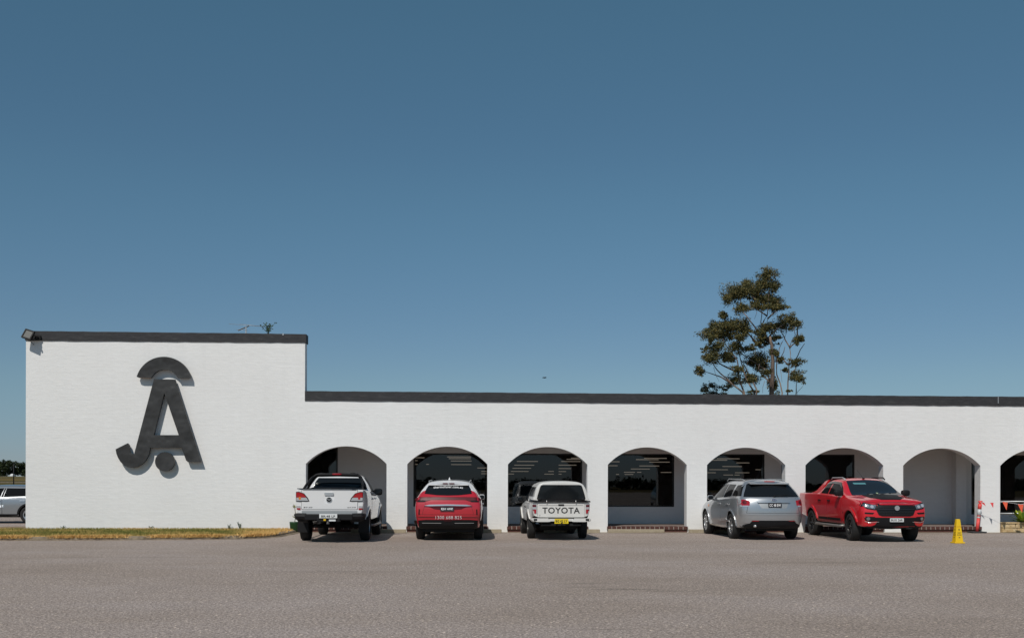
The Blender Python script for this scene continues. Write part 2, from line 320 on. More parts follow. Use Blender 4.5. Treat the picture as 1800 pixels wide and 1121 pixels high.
# grass blades
def blades(name, n, place, hmin, hmax, wd, m, lean=.5, dryf=None, **kw):
    vs = []; fs = []; dry = []
    for i in range(n):
        x, y, z, hs = place(); a = rnd.uniform(0, math.pi); h = rnd.uniform(hmin, hmax)*hs; wx, wy = math.cos(a)*wd, math.sin(a)*wd
        la = rnd.uniform(0, 6.28); lx, ly = math.cos(la)*lean*h, math.sin(la)*lean*h; k = len(vs)
        vs += [(x-wx, y-wy, z), (x+wx, y+wy, z), (x+lx, y+ly, z+h)]; fs.append((k, k+1, k+2)); d = dryf(x, y) if dryf else 0; dry += [d]*3
    o = mesh_obj(name, vs, fs, m, kind='stuff', **kw)
    at = o.data.attributes.new('dry', 'FLOAT', 'POINT'); at.data.foreach_set('value', dry); return o
def vplace():
    while True:
        x = rnd.uniform(-19.5, -5.5); y0 = interp(x)+.05; y1 = .0 if x > -13.9 else .0+(-13.9-x)*.09
        t = rnd.random()
        if x > -5.75 and rnd.random() < .6: continue
        y = y0+(y1-y0)*t
        edge = 1.0
        return x, y, .055+.035*t, edge
def vdry(x, y):
    y0 = interp(x); d = y-y0
    e = .42*max(0, 1-d/.9)+.16*max(0, 1-(-y)/.5 if y < 0 else 0)+.10*math.sin(x*1.7)*math.sin(y*2.1+x)
    if x > -7.2: e += (x+7.2)*.28
    return e-.02
blades('grass', 60000, vplace, .03, .085, .009, M['grass'], dryf=vdry, label='patchy green and dry grass on the verge')
def eplace():
    x = rnd.uniform(-19.5, -5.6); y0 = interp(x)
    while math.sin(x*2.3)+math.sin(x*5.1+1)+rnd.uniform(-1, 1) < -.6: x = rnd.uniform(-19.5, -5.6)
    return x, interp(x)+rnd.gauss(.08, .07), .06, 1
blades('dry_grass', 16000, eplace, .04, .11, .010, M['grass'], lean=1.0, dryf=lambda x, y: .45, label='straw coloured grass spilling over the kerb')

# ------------------------------------------------------------------ building
AL0, PITCH, AW, TH = -5.203, 3.1862, 2.533, .387
XE = AL0+PITCH*9
bld = empty('building', (0, 0, 0), label='low white painted brick building with a row of arches and a tall blank end wall', cat='building')
SP, AT = 2.155, 2.713
rise = AT-SP; rad = ((AW/2)**2+rise**2)/(2*rise)
poly = [(-5.237, -.05), (AL0, -.05)]
for k in range(9):
    x0 = AL0+k*PITCH; cx = x0+AW/2; n = 26; half = math.asin(AW/2/rad)
    if k: poly.append((x0, -.05))
    for i in range(n+1):
        t = -half+2*half*i/n; poly.append((cx+rad*math.sin(t), AT-rad+rad*math.cos(t)))
    poly.append((x0+AW, -.05))
poly += [(XE-.65+.66, -.05), (XE+.01, 4.12), (-5.237, 4.14)]
prism('arcade_wall', poly, 0, TH, M['wall'], bld)
prism('end_wall', [(-13.885, -.05), (-5.2372, -.05), (-5.2372, 5.97), (-13.885, 5.97)], .0, .40, M['wall'], bld)
def fascia(name, x0, x1, zb, zt, y0, y1, seed):
    r = random.Random(seed); n = int((x1-x0)/.22); vs = []; fs = []
    for i in range(n+1):
        x = x0+(x1-x0)*i/n; zb_ = zb(x)+r.uniform(-.007, .007); zt_ = zt(x)+r.uniform(-.004, .004); yy = y0+r.uniform(-.004, .004)
        vs += [(x, yy+.012, zt_), (x, yy, zt_-.015), (x, yy, zb_), (x, y1, zb_), (x, y1, zt_)]
    for i in range(n):
        for k in range(5): a = i*5+k; b = i*5+(k+1) % 5; fs.append((a, b, b+5, a+5))
    fs += [(0, 4, 3, 2, 1), tuple(n*5+k for k in range(5))]
    return mesh_obj(name, vs, fs, M['charcoal'], bld)
lz = lambda x: 4.445-.0024*(x+5.24)
fascia('fascia', -5.237, XE+.05, lambda x: lz(x)-.305, lz, -.028, TH+.03, 1)
fascia('fascia', -13.905, -5.205, lambda x: 5.967, lambda x: 6.268-.0035*(x+13.9), -.03, .43, 2)
box('fascia_strap', (17.0, 17.025, -.036, -.0325, 4.17, 4.385), M['galv'], bld)
box('fascia_strap', (-5.94, -5.90, -.040, -.0345, 6.19, 6.245), M['galv'], bld)
# porch behind the arches
CZ = 2.95; BY = 2.7
FX0, FX1 = -7.4, XE
box('porch_floor', (FX0, FX1, .30, BY+.2, -.05, .165), M['floor'], bld)
box('porch_ceiling', (FX0, FX1, TH+.001, BY-.001, CZ, CZ+.1), M['soffit'], bld)
WIN = [(-1.972, .638), (1.212, 3.824), (4.40, 7.012), (7.565, 10.165), (10.745, 13.325), (17.46, 20.07), (20.65, 23.2)]
WB, WT = .749, 2.575
bm = bmesh.new(); xx = -4.545
for i, (a, b) in enumerate(WIN):
    sill = WB if i < 5 else .5
    add_box(bm, xx, a, BY, BY+.22, .165, CZ); add_box(bm, a, b, BY, BY+.22, .165, sill); add_box(bm, a, b, BY, BY+.22, WT, CZ); xx = b
add_box(bm, xx, FX1, BY, BY+.22, .165, CZ)
add_box(bm, FX0, -7.2, BY, BY+.22, .165, CZ)
bmesh.ops.remove_doubles(bm, verts=bm.verts, dist=.0005)
bm_obj('back_wall', bm, M['wall'], bld)
box('pilaster', (16.76, 17.12, BY-.34, BY-.001, .167, CZ-.002), M['wall'], bld)
for k in range(1, 8):      # shallow beams seen over the arches from inside
    x = AL0+k*PITCH-.32; box('ceiling_beam', (x-.1, x+.1, TH+.002, BY-.002, CZ-.12, CZ-.001), M['soffit'], bld)
for i, (a, b) in enumerate(WIN):
    sill = WB if i < 5 else .5
    bm = bmesh.new(); t = .05
    add_box(bm, a+.001, b-.001, BY+.03, BY+.10, WT-t, WT-.001); add_box(bm, a+.001, b-.001, BY+.03, BY+.10, sill+.001, sill+t)
    add_box(bm, a+.001, a+t, BY+.03, BY+.10, sill+t, WT-t); add_box(bm, b-t, b-.001, BY+.03, BY+.10, sill+t, WT-t)
    w_ = bm_obj('window', bm, M['frame'], bld)
    mesh_obj('pane', [(a+t, BY+.06, sill+t), (b-t, BY+.06, sill+t), (b-t, BY+.06, WT-t), (a+t, BY+.06, WT-t)], [(0, 1, 2, 3)], M['pane'], w_)
bm = bmesh.new(); a, b = -7.2, -4.545
for x in (a, (a+b)/2-.03, b-.06): add_box(bm, x+.001, x+.059, BY+.03, BY+.10, .166, CZ-.001)
d_ = bm_obj('door', bm, M['frame'], bld)
mesh_obj('pane', [(a+.06, BY+.06, .166), (b-.06, BY+.06, .166), (b-.06, BY+.06, CZ-.001), (a+.06, BY+.06, CZ-.001)], [(0, 1, 2, 3)], M['pane'], d_)
# showroom behind the glass
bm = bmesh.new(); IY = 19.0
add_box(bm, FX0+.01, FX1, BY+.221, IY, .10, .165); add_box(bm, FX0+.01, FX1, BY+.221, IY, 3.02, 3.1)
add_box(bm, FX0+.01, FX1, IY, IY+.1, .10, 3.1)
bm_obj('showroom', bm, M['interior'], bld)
bm = bmesh.new()
add_box(bm, -13.6, FX0, .401, IY+.25, -.05, 3.85)
add_box(bm, FX0, FX1+.0, IY+.101, IY+.25, -.05, 3.85)
add_box(bm, FX1, FX1+.2, .39, IY+.25, -.05, 3.85)
bm_obj('rear_wall', bm, M['wall'], bld)
box('roof', (-13.7, FX1+.2, .45, IY+.3, 3.851, 3.95), M['galv'], bld)
# lamps hung in the showroom
LAMPS = [(6.237,7.051,4.33,2.46),(6.059,6.884,5.07,2.428),(6.783,7.551,6.42,2.365),(6.752,7.542,8.6,2.25),(6.672,7.456,10.33,2.147),(6.653,7.123,12.17,2.028),(7.222,7.395,12.15,2.029),(6.855,7.236,13.38,1.942),(5.0,5.62,6.3,2.371),(5.25,5.856,8.53,2.254),(8.26,8.718,12.17,2.027),(6.474,6.601,13.4,1.941),(1.725,2.518,6.27,2.371),(1.714,2.504,8.35,2.263),(1.715,2.48,10.11,2.161),(1.712,2.47,11.87,2.049),(1.4,1.905,13.33,1.949),(3.401,4.163,6.23,2.373),(3.475,4.175,8.28,2.268),(3.635,4.142,10.2,2.156),(3.773,4.092,11.87,2.049),(3.263,3.681,13.36,1.946),(3.896,4.022,13.34,1.947),(3.327,3.56,11.82,2.053),(3.6,4.3,4.38,2.457),(3.494,4.3,5.02,2.429),(8.907,9.732,4.45,2.457),(8.7,9.481,5.29,2.42),(10.207,10.7,6.74,2.351),(10.16,10.942,8.79,2.24),(10.037,10.816,10.59,2.131),(9.9,10.695,12.28,2.019),(11.541,12.163,12.23,2.021),(11.35,11.772,13.52,1.929),(11.849,12.066,13.51,1.93),(11.978,12.194,10.52,2.135),(-2.6,-1.67,4.34,2.455),(-2.6,-1.995,5.95,2.384),(-0.846,-0.003,3.8,2.476),(-0.806,-0.003,4.76,2.437),(-0.759,0.019,6.11,2.377),(-0.786,0.009,8.13,2.275),(0.256,1.0,10.01,2.168),(0.439,1.1,11.93,2.046),(0.451,1.1,13.21,1.958),(-2.234,-2.1,8.04,2.28),(-1.765,-1.654,8.02,2.281)]
def side(x): return 'second' if x < .9 else 'third' if x < 4.31 else 'fourth' if x < 7.6 else 'fifth'
ROWN = ['topmost', 'second', 'third', 'fourth', 'fifth', 'sixth', 'seventh', 'eighth', 'ninth']; POSN = ['leftmost', 'second from left', 'third from left', 'fourth from left', 'fifth from left']
def lamp_label(l):
    s = side(l[0]); mine = [q for q in LAMPS if side(q[0]) == s]; rows_ = []
    for q in sorted(mine, key=lambda q: -q[3]):
        if not rows_ or rows_[-1][-1][3]-q[3] > .012: rows_.append([q])
        else: rows_[-1].append(q)
    for ri, r_ in enumerate(rows_):
        if l in r_:
            r_.sort(); n = len(r_)
            return 'slim lit tube lamp in the %s arch from the left, %s row%s' % (s, ROWN[ri], '' if n == 1 else ', '+POSN[r_.index(l)])
for (a, b, y, z) in LAMPS:
    o = box('ceiling_lamp', (a, b, y-.03, y+.03, z-.014, z+.014), M['tube'], label=lamp_label((a, b, y, z)), cat='lamp', group='tube lamps inside the showroom')
    for q in (.15, .85): tube('wire', [(a+(b-a)*q, y, z+.0145), (a+(b-a)*q, y, 3.02)], .003, M['frame'], o, n=3)
# brick steps, every brick its own piece
me_b = None
for k in range(7):
    x0 = AL0+k*PITCH-.03; x1 = x0+AW+.06
    st = box('brick_step', (x0+.02, x1-.02, -.02, .299, -.02, .093), M['under'] if k > 9 else M['brick'], bld)
    bed = box('mortar_bed', (x0, x1, -.055, .299, .0935, .186), M['mortar'], st)
    n = 17; p = (x1-x0)/n
    for i in range(n):
        if me_b is None:
            bm = bmesh.new(); add_box(bm, -p/2+.010, p/2-.010, 0, .235, 0, .094, bev=.004); b = bm_obj('brick', bm, M['brick'], st); me_b = b.data
        else:
            b = bpy.data.objects.new('brick', me_b); COL.objects.link(b); b.parent = st
        b.location = (x0+(i+.5)*p, -.063+rnd.uniform(-.003, .003), .0965+rnd.uniform(-.002, .002)); b.rotation_euler = (rnd.uniform(-.01, .01), rnd.uniform(-.01, .01), rnd.uniform(-.01, .01))
    
mesh_obj('apron', [(AL0-.2, -.30, .006), (16.5, -.30, .006), (18.2, -.55, .006), (25, -1.6, .006), (25, .1, .006), (AL0-.2, .1, .006)], [(0, 1, 2, 3, 4, 5)], M['concrete'], kind='structure', label='pale concrete strip along the foot of the arches')
# wheel stops
for i, (a, b, y, lab) in enumerate([(-3.73, -2.02, -.55, 'behind the white utility with black bars'), (-.78, .96, -.50, 'in front of the red wagon with white roof'), (2.29, 4.05, -.50, 'in front of the white utility with canopy'), (4.32, 6.10, -.44, 'under the fourth arch, in the empty bay'), (6.88, 8.66, -.46, 'in front of the silver wagon')]):
    bm = bmesh.new(); add_box(bm, a, b, y, y+.15, .0, .115, bev=.02)
    for v in bm.verts: v.co.z += rnd.uniform(-.004, .004); v.co.y += rnd.uniform(-.004, .004)
    bm_obj('wheel_stop', bm, M['concrete'], label='low cream concrete wheel stop '+lab, cat='wheel stop', group='concrete wheel stops along the arches')

# ------------------------------------------------------------------ wall sign
sg = empty('wall_sign', (-9.7, 0, 0), label='large dark metal letter emblem with dome and round dot on the tall wall', cat='sign')
SY0, SY1 = -.20, -.09
def P(l): return [(x+9.7, z) for x, z in l]
ci = (-9.579, 4.555)
def arc(cx, cz, r, a0, a1, n): return [(cx+r*math.cos(R(a0+(a1-a0)*i/n)), cz+r*math.sin(R(a0+(a1-a0)*i/n))) for i in range(n+1)]
# dome
Ro = .87; zc_ = 5.471-Ro
dome = [p for p in arc(-9.578, zc_+.0, Ro, 16, 164, 28)]
inn = [p for p in arc(-9.558, 4.62, .452, 155, 25, 18)]
domep = dome+[(-10.345, 4.812)]+inn+[(-8.80, 4.806)]
domep[0] = (-8.764, 4.80)
prism('dome', P(domep), SY0, SY1, M['sign'], sg)
hook_out = [(-9.999, 2.628), (-10.02, 2.47), (-10.08, 2.33), (-10.17, 2.20), (-10.28, 2.10), (-10.40, 2.035), (-10.53, 2.01), (-10.66, 2.025), (-10.79, 2.085), (-10.90, 2.19), (-10.98, 2.32), (-11.03, 2.45), (-11.054, 2.587)]
outer = [(-9.882, 4.771), (-9.24, 4.766), (-8.42, 2.196), (-8.839, 2.195), (-8.862, 2.235), (-8.882, 2.235), (-9.024, 2.635)]+hook_out+[(-10.689, 2.773), (-10.635, 2.70), (-10.64, 2.56), (-10.61, 2.48), (-10.54, 2.44), (-10.486, 2.437)]
# letter with its triangular opening: outer outline joined to the hole through a hair-thin bridge
tri = [(-9.564, 4.341), (-9.886, 3.031), (-9.114, 3.034)]
bm = bmesh.new()
def ring(pts, y): return [bm.verts.new((x+9.7, y, z)) for x, z in pts]
for y in (SY0, SY1):
    o = ring(outer, y); t = ring(tri, y); e = []
    for r in (o, t):
        for i in range(len(r)): e.append(bm.edges.new((r[i], r[(i+1) % len(r)])))
    bmesh.ops.triangle_fill(bm, use_beauty=True, edges=e)
    if y == SY0: fo, ft = o, t
    else:
        for r0, r1 in ((fo, o), (ft, t)):
            for i in range(len(r0)): bm.faces.new((r0[i], r0[(i+1) % len(r0)], r1[(i+1) % len(r0)], r1[i]))
bm_obj('letter', bm, M['sign'], sg)
prism('dot', P(arc(-9.545, 2.205, .298, 0, 350, 35)), SY0, SY1, M['sign'], sg)
for x, z in ((-10.3, 4.95), (-8.9, 4.95), (-9.55, 4.6), (-9.3, 2.8), (-10.4, 2.3), (-8.7, 2.4), (-9.545, 2.2), (-9.6, 5.3)):
    tube('standoff', [(x+9.7, SY1, z), (x+9.7, .0, z)], .02, M['galv'], sg, n=6)
prism('rust_line', P([(-10.32, 4.806), (-9.97, 4.806), (-9.97, 4.812), (-10.32, 4.812)]), SY0-.002, SY0+.01, M['rust'], sg)

# ------------------------------------------------------------------ floodlight, aerial, bird
fl = empty('floodlight', (-13.70, -.32, 6.13), label='square black floodlight tilted on a bracket at the left top corner of the tall wall', cat='floodlight')
def framebox(name, w2, d, m, par, rot):
    bm = bmesh.new(); t = .035
    add_box(bm, -w2, w2, 0, d, -w2, -w2+t); add_box(bm, -w2, w2, 0, d, w2-t, w2); add_box(bm, -w2, -w2+t, 0, d, -w2+t, w2-t); add_box(bm, w2-t, w2, 0, d, -w2+t, w2-t)
    add_box(bm, -w2*.8, w2*.8, d, d+.07, -w2*.7, w2*.7)
    o = bm_obj(name, bm, m, par); o.rotation_euler = rot; return o
rot = (R(-22), R(17), R(-8))
h_ = framebox('housing', .155, .07, M['black'], fl, rot)
o = box('lens', (-.12, .12, .02, .03, -.12, .12), M['floodglass'], h_); 
o = box('reflector', (-.12, .12, .05, .055, -.12, .12), M['steel_rim'], fl); o.rotation_euler = rot
bm = bmesh.new(); add_box(bm, .16, .20, -.02, .33, -.16, -.12); add_box(bm, .12, .30, .22, .30, -.14, -.02); add_tube(bm, [(.17, .0, -.02), (.24, .2, -.13)], .015, 6)
bm_obj('bracket', bm, M['black'], fl)
tube('cable', [(-.03, .05, -.15), (.02, .2, -.22), (.07, .318, -.30)], .008, M['black'], fl, n=5)
an = empty('television_aerial', (-7.92, 3.95, 3.95), label='thin television aerial on a mast behind the tall parapet', cat='aerial')
tube('mast', [(0, 0, 0), (0, 0, 3.08)], .02, M['galv'], an, n=6)
tube('boom', [(-.20, -.30, 2.90), (.05, .25, 3.14)], .018, M['wood'], an, n=6)
for (x0, z0, x1, z1, y) in [(-.60, 3.17, .65, 3.08, .0), (-.25, 3.19, .60, 3.11, .15), (-.32, 2.95, .1, 2.92, -.18)]:
    tube('element', [(x0, y, z0), (x1, y, z1)], .006, M['galv'], an, n=4)
bd = [(-.10, 0, 0), (-.05, -.02, .01), (0, 0, .02), (.08, 0, .01), (.16, .0, 0)]
br = tube('body', [(-.13, 0, .0), (-.06, 0, .005), (.02, 0, 0), (.12, 0, .0)], [.01, .03, .035, .005], M['black'])
b_ = empty('bird', (4.17, 26.5, 7.53), label='tiny dark bird flying in the sky above the low roof', cat='bird'); br.parent = b_
mesh_obj('wing', [(-.04, 0, .01), (.05, 0, .01), (.06, -.16, .03), (.10, -.25, .01)], [(0, 1, 2), (1, 3, 2)], M['black'], b_); mesh_obj('wing', [(-.04, 0, .01), (.05, 0, .01), (.06, .16, .03), (.10, .25, .01)], [(0, 1, 2), (1, 3, 2)], M['black'], b_)
# ------------------------------------------------------------------ plants
def leaf_mesh(name, clumps, per, size, m, parent=None, droop=.6, asp=.35, seed=3, **kw):
    r = random.Random(seed); vs = []; fs = []
    for (cx, cy, cz, rx, ry, rz) in clumps:
        n = int(per*(rx*rz)**.75*1.0)+12
        subs = [(r.gauss(0, .41), r.gauss(0, .41), r.gauss(0, .40)) for _ in range(max(4, n//40))]
        for i in range(n):
            s = r.choice(subs); x = cx+(s[0]+r.gauss(0, .20))*rx; y = cy+(s[1]+r.gauss(0, .20))*ry; z = cz+(s[2]+r.gauss(0, .19))*rz
            d = Vector((r.gauss(0, 1), r.gauss(0, 1), r.gauss(-droop, .7))).normalized(); q = d.cross(Vector((r.gauss(0, 1), r.gauss(0, 1), r.gauss(0, 1)))).normalized()
            l = size*r.uniform(.6, 1.3); a = Vector((x, y, z)); k = len(vs); wq = q*l*asp
            vs += [a-d*l*.5, a+wq*.5, a+d*l*.5, a-wq*.5]; fs.append((k, k+1, k+2, k+3))
    return mesh_obj(name, vs, fs, m, parent, **kw)
S = 4.3125*26.43
def tz(p): return ((p[0]-670)/S, (1045-p[1])/S)
ZB = 7.5
gum = empty('gum_tree', (19.94, 35.9, 2.0), label='tall eucalyptus with open clumped crown rising behind the low roof', cat='tree')
cl = [(640,120,55,40),(600,190,70,45),(510,165,35,28),(690,215,50,35),(520,225,90,50),(385,270,65,65),(320,335,30,30),(450,260,50,40),(640,310,85,50),(720,335,50,50),(515,375,30,28),(600,380,50,26),(700,395,55,26),(330,420,35,30),(310,450,20,15),(420,405,50,38),(380,490,85,42),(260,515,50,35),(230,590,70,42),(340,570,80,55),(430,540,55,55),(180,640,25,28),(175,695,25,18),(410,620,45,25),(250,695,50,35),(205,760,60,46),(180,800,36,28),(400,690,55,38),(330,750,50,32),(370,765,45,28),(130,870,32,32),(815,455,45,38),(860,500,40,36),(740,510,70,32),(640,540,60,32),(570,600,40,36),(660,620,45,36),(520,530,28,20),(490,572,28,18),(730,605,30,20),(880,625,38,26),(840,650,22,22),(490,700,35,22),(535,680,25,16),(590,760,66,45),(690,735,36,34),(620,820,55,40),(740,790,28,22),(560,785,36,26),(535,925,60,36),(600,890,40,26),(410,870,42,30),(425,940,46,30),(860,800,46,26),(820,842,22,18),(855,915,42,34),(860,945,30,24),(700,985,32,50),(560,1025,40,14),(795,1030,20,12),(480,940,30,30),(330,540,50,30),(570,250,60,30)]
rr_ = random.Random(11); clumps = []
for (x, y, rx, ry) in cl:
    a, b = tz((x-4, 1045-(1045-y)*.972)); clumps.append((a, rr_.uniform(-1.2, 1.2), ZB-2+b, rx/S*1.25, rx/S*1.25, ry/S*1.22))
leaf_mesh('crown', clumps, 4300, .14, M['gum'], gum, seed=5)
bm = bmesh.new()
def limb(pts, r0, r1, wig=.06):
    q = []
    for i, p in enumerate(pts):
        a, b = tz(p); q.append((a, (0 if i == 0 else math.sin(i*2.1+p[0])*.4), ZB-2+b))
    out_ = []
    for i in range(len(q)-1):
        for t in (0, .5): out_.append(Vector(q[i]).lerp(Vector(q[i+1]), t)+(Vector((rr_.uniform(-wig, wig), 0, 0)) if t else Vector((0, 0, 0))))
    out_.append(Vector(q[-1])); n = len(out_)
    add_tube(bm, out_, [r0+(r1-r0)*i/(n-1) for i in range(n)], 6)
trk = [(670, 1045), (672, 900), (676, 800), (662, 690), (648, 620)]
limb([(660, 1670)]+trk, .18, .08, .03)
for l in [[(640, 640), (602, 540), (634, 450), (640, 300)], [(650, 660), (600, 560), (600, 500), (590, 410)], [(650, 620), (700, 560), (760, 520)], [(590, 700), (500, 610), (440, 560)], [(600, 700), (540, 640), (510, 600)], [(570, 590), (510, 500), (450, 410), (425, 330)], [(545, 400), (530, 330), (500, 280)], [(640, 480), (700, 420), (725, 340)], [(640, 460), (570, 410), (530, 380)], [(665, 970), (610, 910), (560, 860), (590, 780)], [(665, 960), (620, 860), (520, 790), (440, 740), (400, 690)], [(610, 700), (560, 660), (490, 600)], [(690, 720), (660, 640)]]: limb(l, .055, .02)
for l in [[(560, 1280), (530, 1040), (480, 930), (440, 800), (400, 700)], [(560, 1280), (560, 1010), (500, 880), (440, 790)], [(520, 1300), (460, 1040), (410, 900), (400, 800), (340, 700), (290, 640)], [(520, 1300), (450, 1040), (370, 980), (280, 900), (230, 840), (190, 790)], [(370, 980), (280, 925), (160, 875)], [(400, 880), (300, 830), (250, 790)]]: limb(l, .07, .02)
for l in [[(700, 1500), (755, 1040), (715, 900), (702, 790), (740, 700), (775, 620), (800, 540)], [(780, 1300), (793, 1035), (815, 870), (803, 790), (815, 690), (850, 600), (845, 540)], [(815, 700), (780, 640), (750, 580), (745, 530)], [(800, 830), (760, 760), (775, 690)], [(820, 850), (880, 760), (912, 670)], [(850, 1150), (856, 1040), (860, 950)], [(810, 700), (850, 660), (880, 640)], [(870, 600), (885, 540), (870, 500)], [(815, 900), (850, 860), (870, 810)]]: limb(l, .05, .018)
limb([(860, 1150), (880, 1030), (940, 960)], .02, .008)
for (x0, y0, x1, y1) in [(700, 420, 720, 470), (560, 420, 545, 480), (740, 860, 745, 960), (490, 800, 495, 900), (620, 950, 610, 1040), (230, 850, 260, 960), (290, 900, 360, 990)]: limb([(x0, y0), (x1, y1)], .015, .008)
bm_obj('trunk', bm, M['bark'], gum, smooth=True)
gum2 = empty('gum_tree', (16.7, 36.5, 2.0), label='low grey green treetop just showing over the roof left of the tall eucalyptus', cat='tree')
c2 = []
for (x, y, rx, ry) in [(250, 990, 60, 34), (185, 1005, 42, 26), (325, 1000, 42, 28), (220, 1035, 60, 30), (300, 1050, 60, 35), (160, 1020, 25, 20), (360, 990, 25, 20), (250, 1150, 90, 80)]:
    a, b = tz((x, y)); c2.append((a+19.94-16.7, 0, ZB-2+b, rx/S*1.2, rx/S*1.2, ry/S*1.1))
leaf_mesh('crown', c2, 1100, .16, M['gum2'], gum2, seed=9)
tube('trunk', [(0, 0, 0), (.1, 0, 2.5), (0, 0, 4.5)], [.15, .12, .06], M['bark'], gum2)
# scrub on the rise at the far left
def far_tree(x, y, h, wdt, seed, lab, m='scrub', lean=0):
    z = field_z(y); t = empty('tree', (x, y, z), label=lab, cat='tree', group='trees on the rise beyond the left end of the building'); r = random.Random(seed)
    cs = [(lean*k+r.gauss(0, wdt*.32), r.gauss(0, wdt*.3), h*r.uniform(.16, .80), wdt*.42, wdt*.42, h*.16) for k in [i/15 for i in range(18)]]
    leaf_mesh('crown', cs, 130, .75, M[m], t, seed=seed); tube('trunk', [(0, 0, 0), (lean*.3, 0, h*.4), (lean*.6, 0, h*.75)], [.18, .14, .07], M['bark'], t)
far_tree(-200.5, 415, 5.6, 4.6, 1, 'round dark tree at the left edge of the photo, on the rise')
far_tree(-197.0, 413, 6.8, 4.4, 2, 'broad bushy tree behind the utility pole on the rise')
far_tree(-193.8, 410, 8.0, 3.4, 3, 'taller ragged tree leaning right on the rise', lean=1.5)
far_tree(-190.6, 415, 7.4, 3.6, 4, 'sparse tree beside the left corner of the white wall', lean=-.5)
far_tree(-206, 417, 5.5, 5, 5, 'bushy tree just outside the left edge on the rise')
far_tree(-187.8, 418, 6.8, 4.0, 6, 'thin crowned tree half hidden by the left corner of the building')
pl = empty('utility_pole', (-177.2, 367, field_z(367)), label='bare timber utility pole standing among the far trees', cat='pole')
tube('pole', [(0, 0, 0), (0, 0, 7.6)], .26, M['timber'], pl)
tube('fence_post', [(-33.5, 41, .8), (-33.5, 41, 2.2)], .06, M['black'], label='thin dark post at the far left edge behind the parked car', cat='post')
tube('fence_post', [(-31.75, 41, .8), (-31.75, 41, 2.8)], .04, M['black'], label='thin dark post close to the left corner of the building', cat='post')
tube('stump', [(-33.0, 41, .75), (-33.0, 41, 1.55), (-32.95, 41, 1.68)], [.11, .105, .07], M['wood'], label='short brown timber post behind the parked silver car', cat='post')
ta = empty('water_tank', (-176.0, 378, field_z(378)), label='small white tank in the grass between the far trees', cat='tank')
tube('tank', [(0, 0, 0), (0, 0, 1.0), (0, 0, 1.35)], [.9, .9, .3], M['plate'], ta, n=12)
# weed on the parapet, weeds at the wall foot, potted plant
def stems(o_name, root, n, h, spread, m, leaf, seed, per=9, **kw):
    r = random.Random(seed); vs = []; fs = []; bm = bmesh.new()
    for i in range(n):
        a = r.uniform(0, 6.28); sp = spread*r.uniform(.2, 1); hh = h*r.uniform(.6, 1)
        tip = Vector((math.cos(a)*sp, math.sin(a)*sp, hh)); mid_ = tip*.5+Vector((0, 0, hh*.12)); add_tube(bm, [(0, 0, 0), mid_, tip], [.006, .005, .002], 4)
        for k in range(per):
            t = .25+.75*k/per; p = Vector((0, 0, 0)).lerp(tip, t); d = Vector((r.gauss(0, 1), r.gauss(0, 1), r.gauss(.5, .6))).normalized(); q = d.cross(Vector((r.gauss(0, 1), r.gauss(0, 1), .3))).normalized()*leaf*.22; j = len(vs)
            vs += [p, p+d*leaf*.5+q, p+d*leaf, p+d*leaf*.5-q]; fs.append((j, j+1, j+2, j+3))
    mesh_obj('foliage', vs, fs, m, root); bm_obj('stem', bm, m, root)
wd = empty('weed', (-6.40, .05, 6.235), label='green weed growing on top of the dark parapet of the tall wall', cat='plant'); stems('', wd, 9, .42, .30, M['weed'], .07, 4, per=12)
for i, (x, h, lab) in enumerate([(-7.6, .20, 'small weed at the foot of the tall white wall'), (-10.0, .15, 'tiny weed at the wall foot right under the round dot of the emblem'), (-7.25, .28, 'thin taller weed sprouting at the foot of the tall wall'), (-12.7, .13, 'tiny weed at the foot of the wall near its left corner')]):
    w2 = empty('weed', (x, -.06, .08), label=lab, cat='plant', group='weeds along the tall wall'); stems('', w2, 5, h, .10, M['weed'], .05, 20+i, per=4)
pp = empty('potted_plant', (-5.50, -.30, .03), label='straggly plant in a dark green pot at the left pier behind the white utility', cat='plant')
bm = bmesh.new(); add_tube(bm, [(0, 0, 0), (0, 0, .02), (0, 0, .27), (0, 0, .30), (0, 0, .31)], [.12, .135, .16, .165, .15], 16); bm_obj('pot', bm, M['pot'], pp, smooth=True)
pf = empty('stem_group', (0, 0, .30)); pf.parent = pp
r = random.Random(2); vs = []; fs = []
for (cz, n) in ((.12, 26), (.44, 18)):
    for i in range(n):
        a = r.uniform(0, 6.28); e = r.uniform(.1, 1.1); l = r.uniform(.10, .17); d = Vector((math.cos(a)*math.cos(e), math.sin(a)*math.cos(e), math.sin(e))); q = d.cross(Vector((0, 0, 1))).normalized()*.018; p = Vector((.03*math.sin(cz*9), 0, .30+cz)); j = len(vs)
        vs += [p, p+d*l*.5+q, p+d*l, p+d*l*.5-q]; fs.append((j, j+1, j+2, j+3))
bpy.data.objects.remove(pf)
mesh_obj('foliage', vs, fs, M['drygreen'], pp); tube('stem', [(0, 0, .28), (.03, 0, .5), (.0, 0, .76)], .012, M['timber'], pp, n=6)
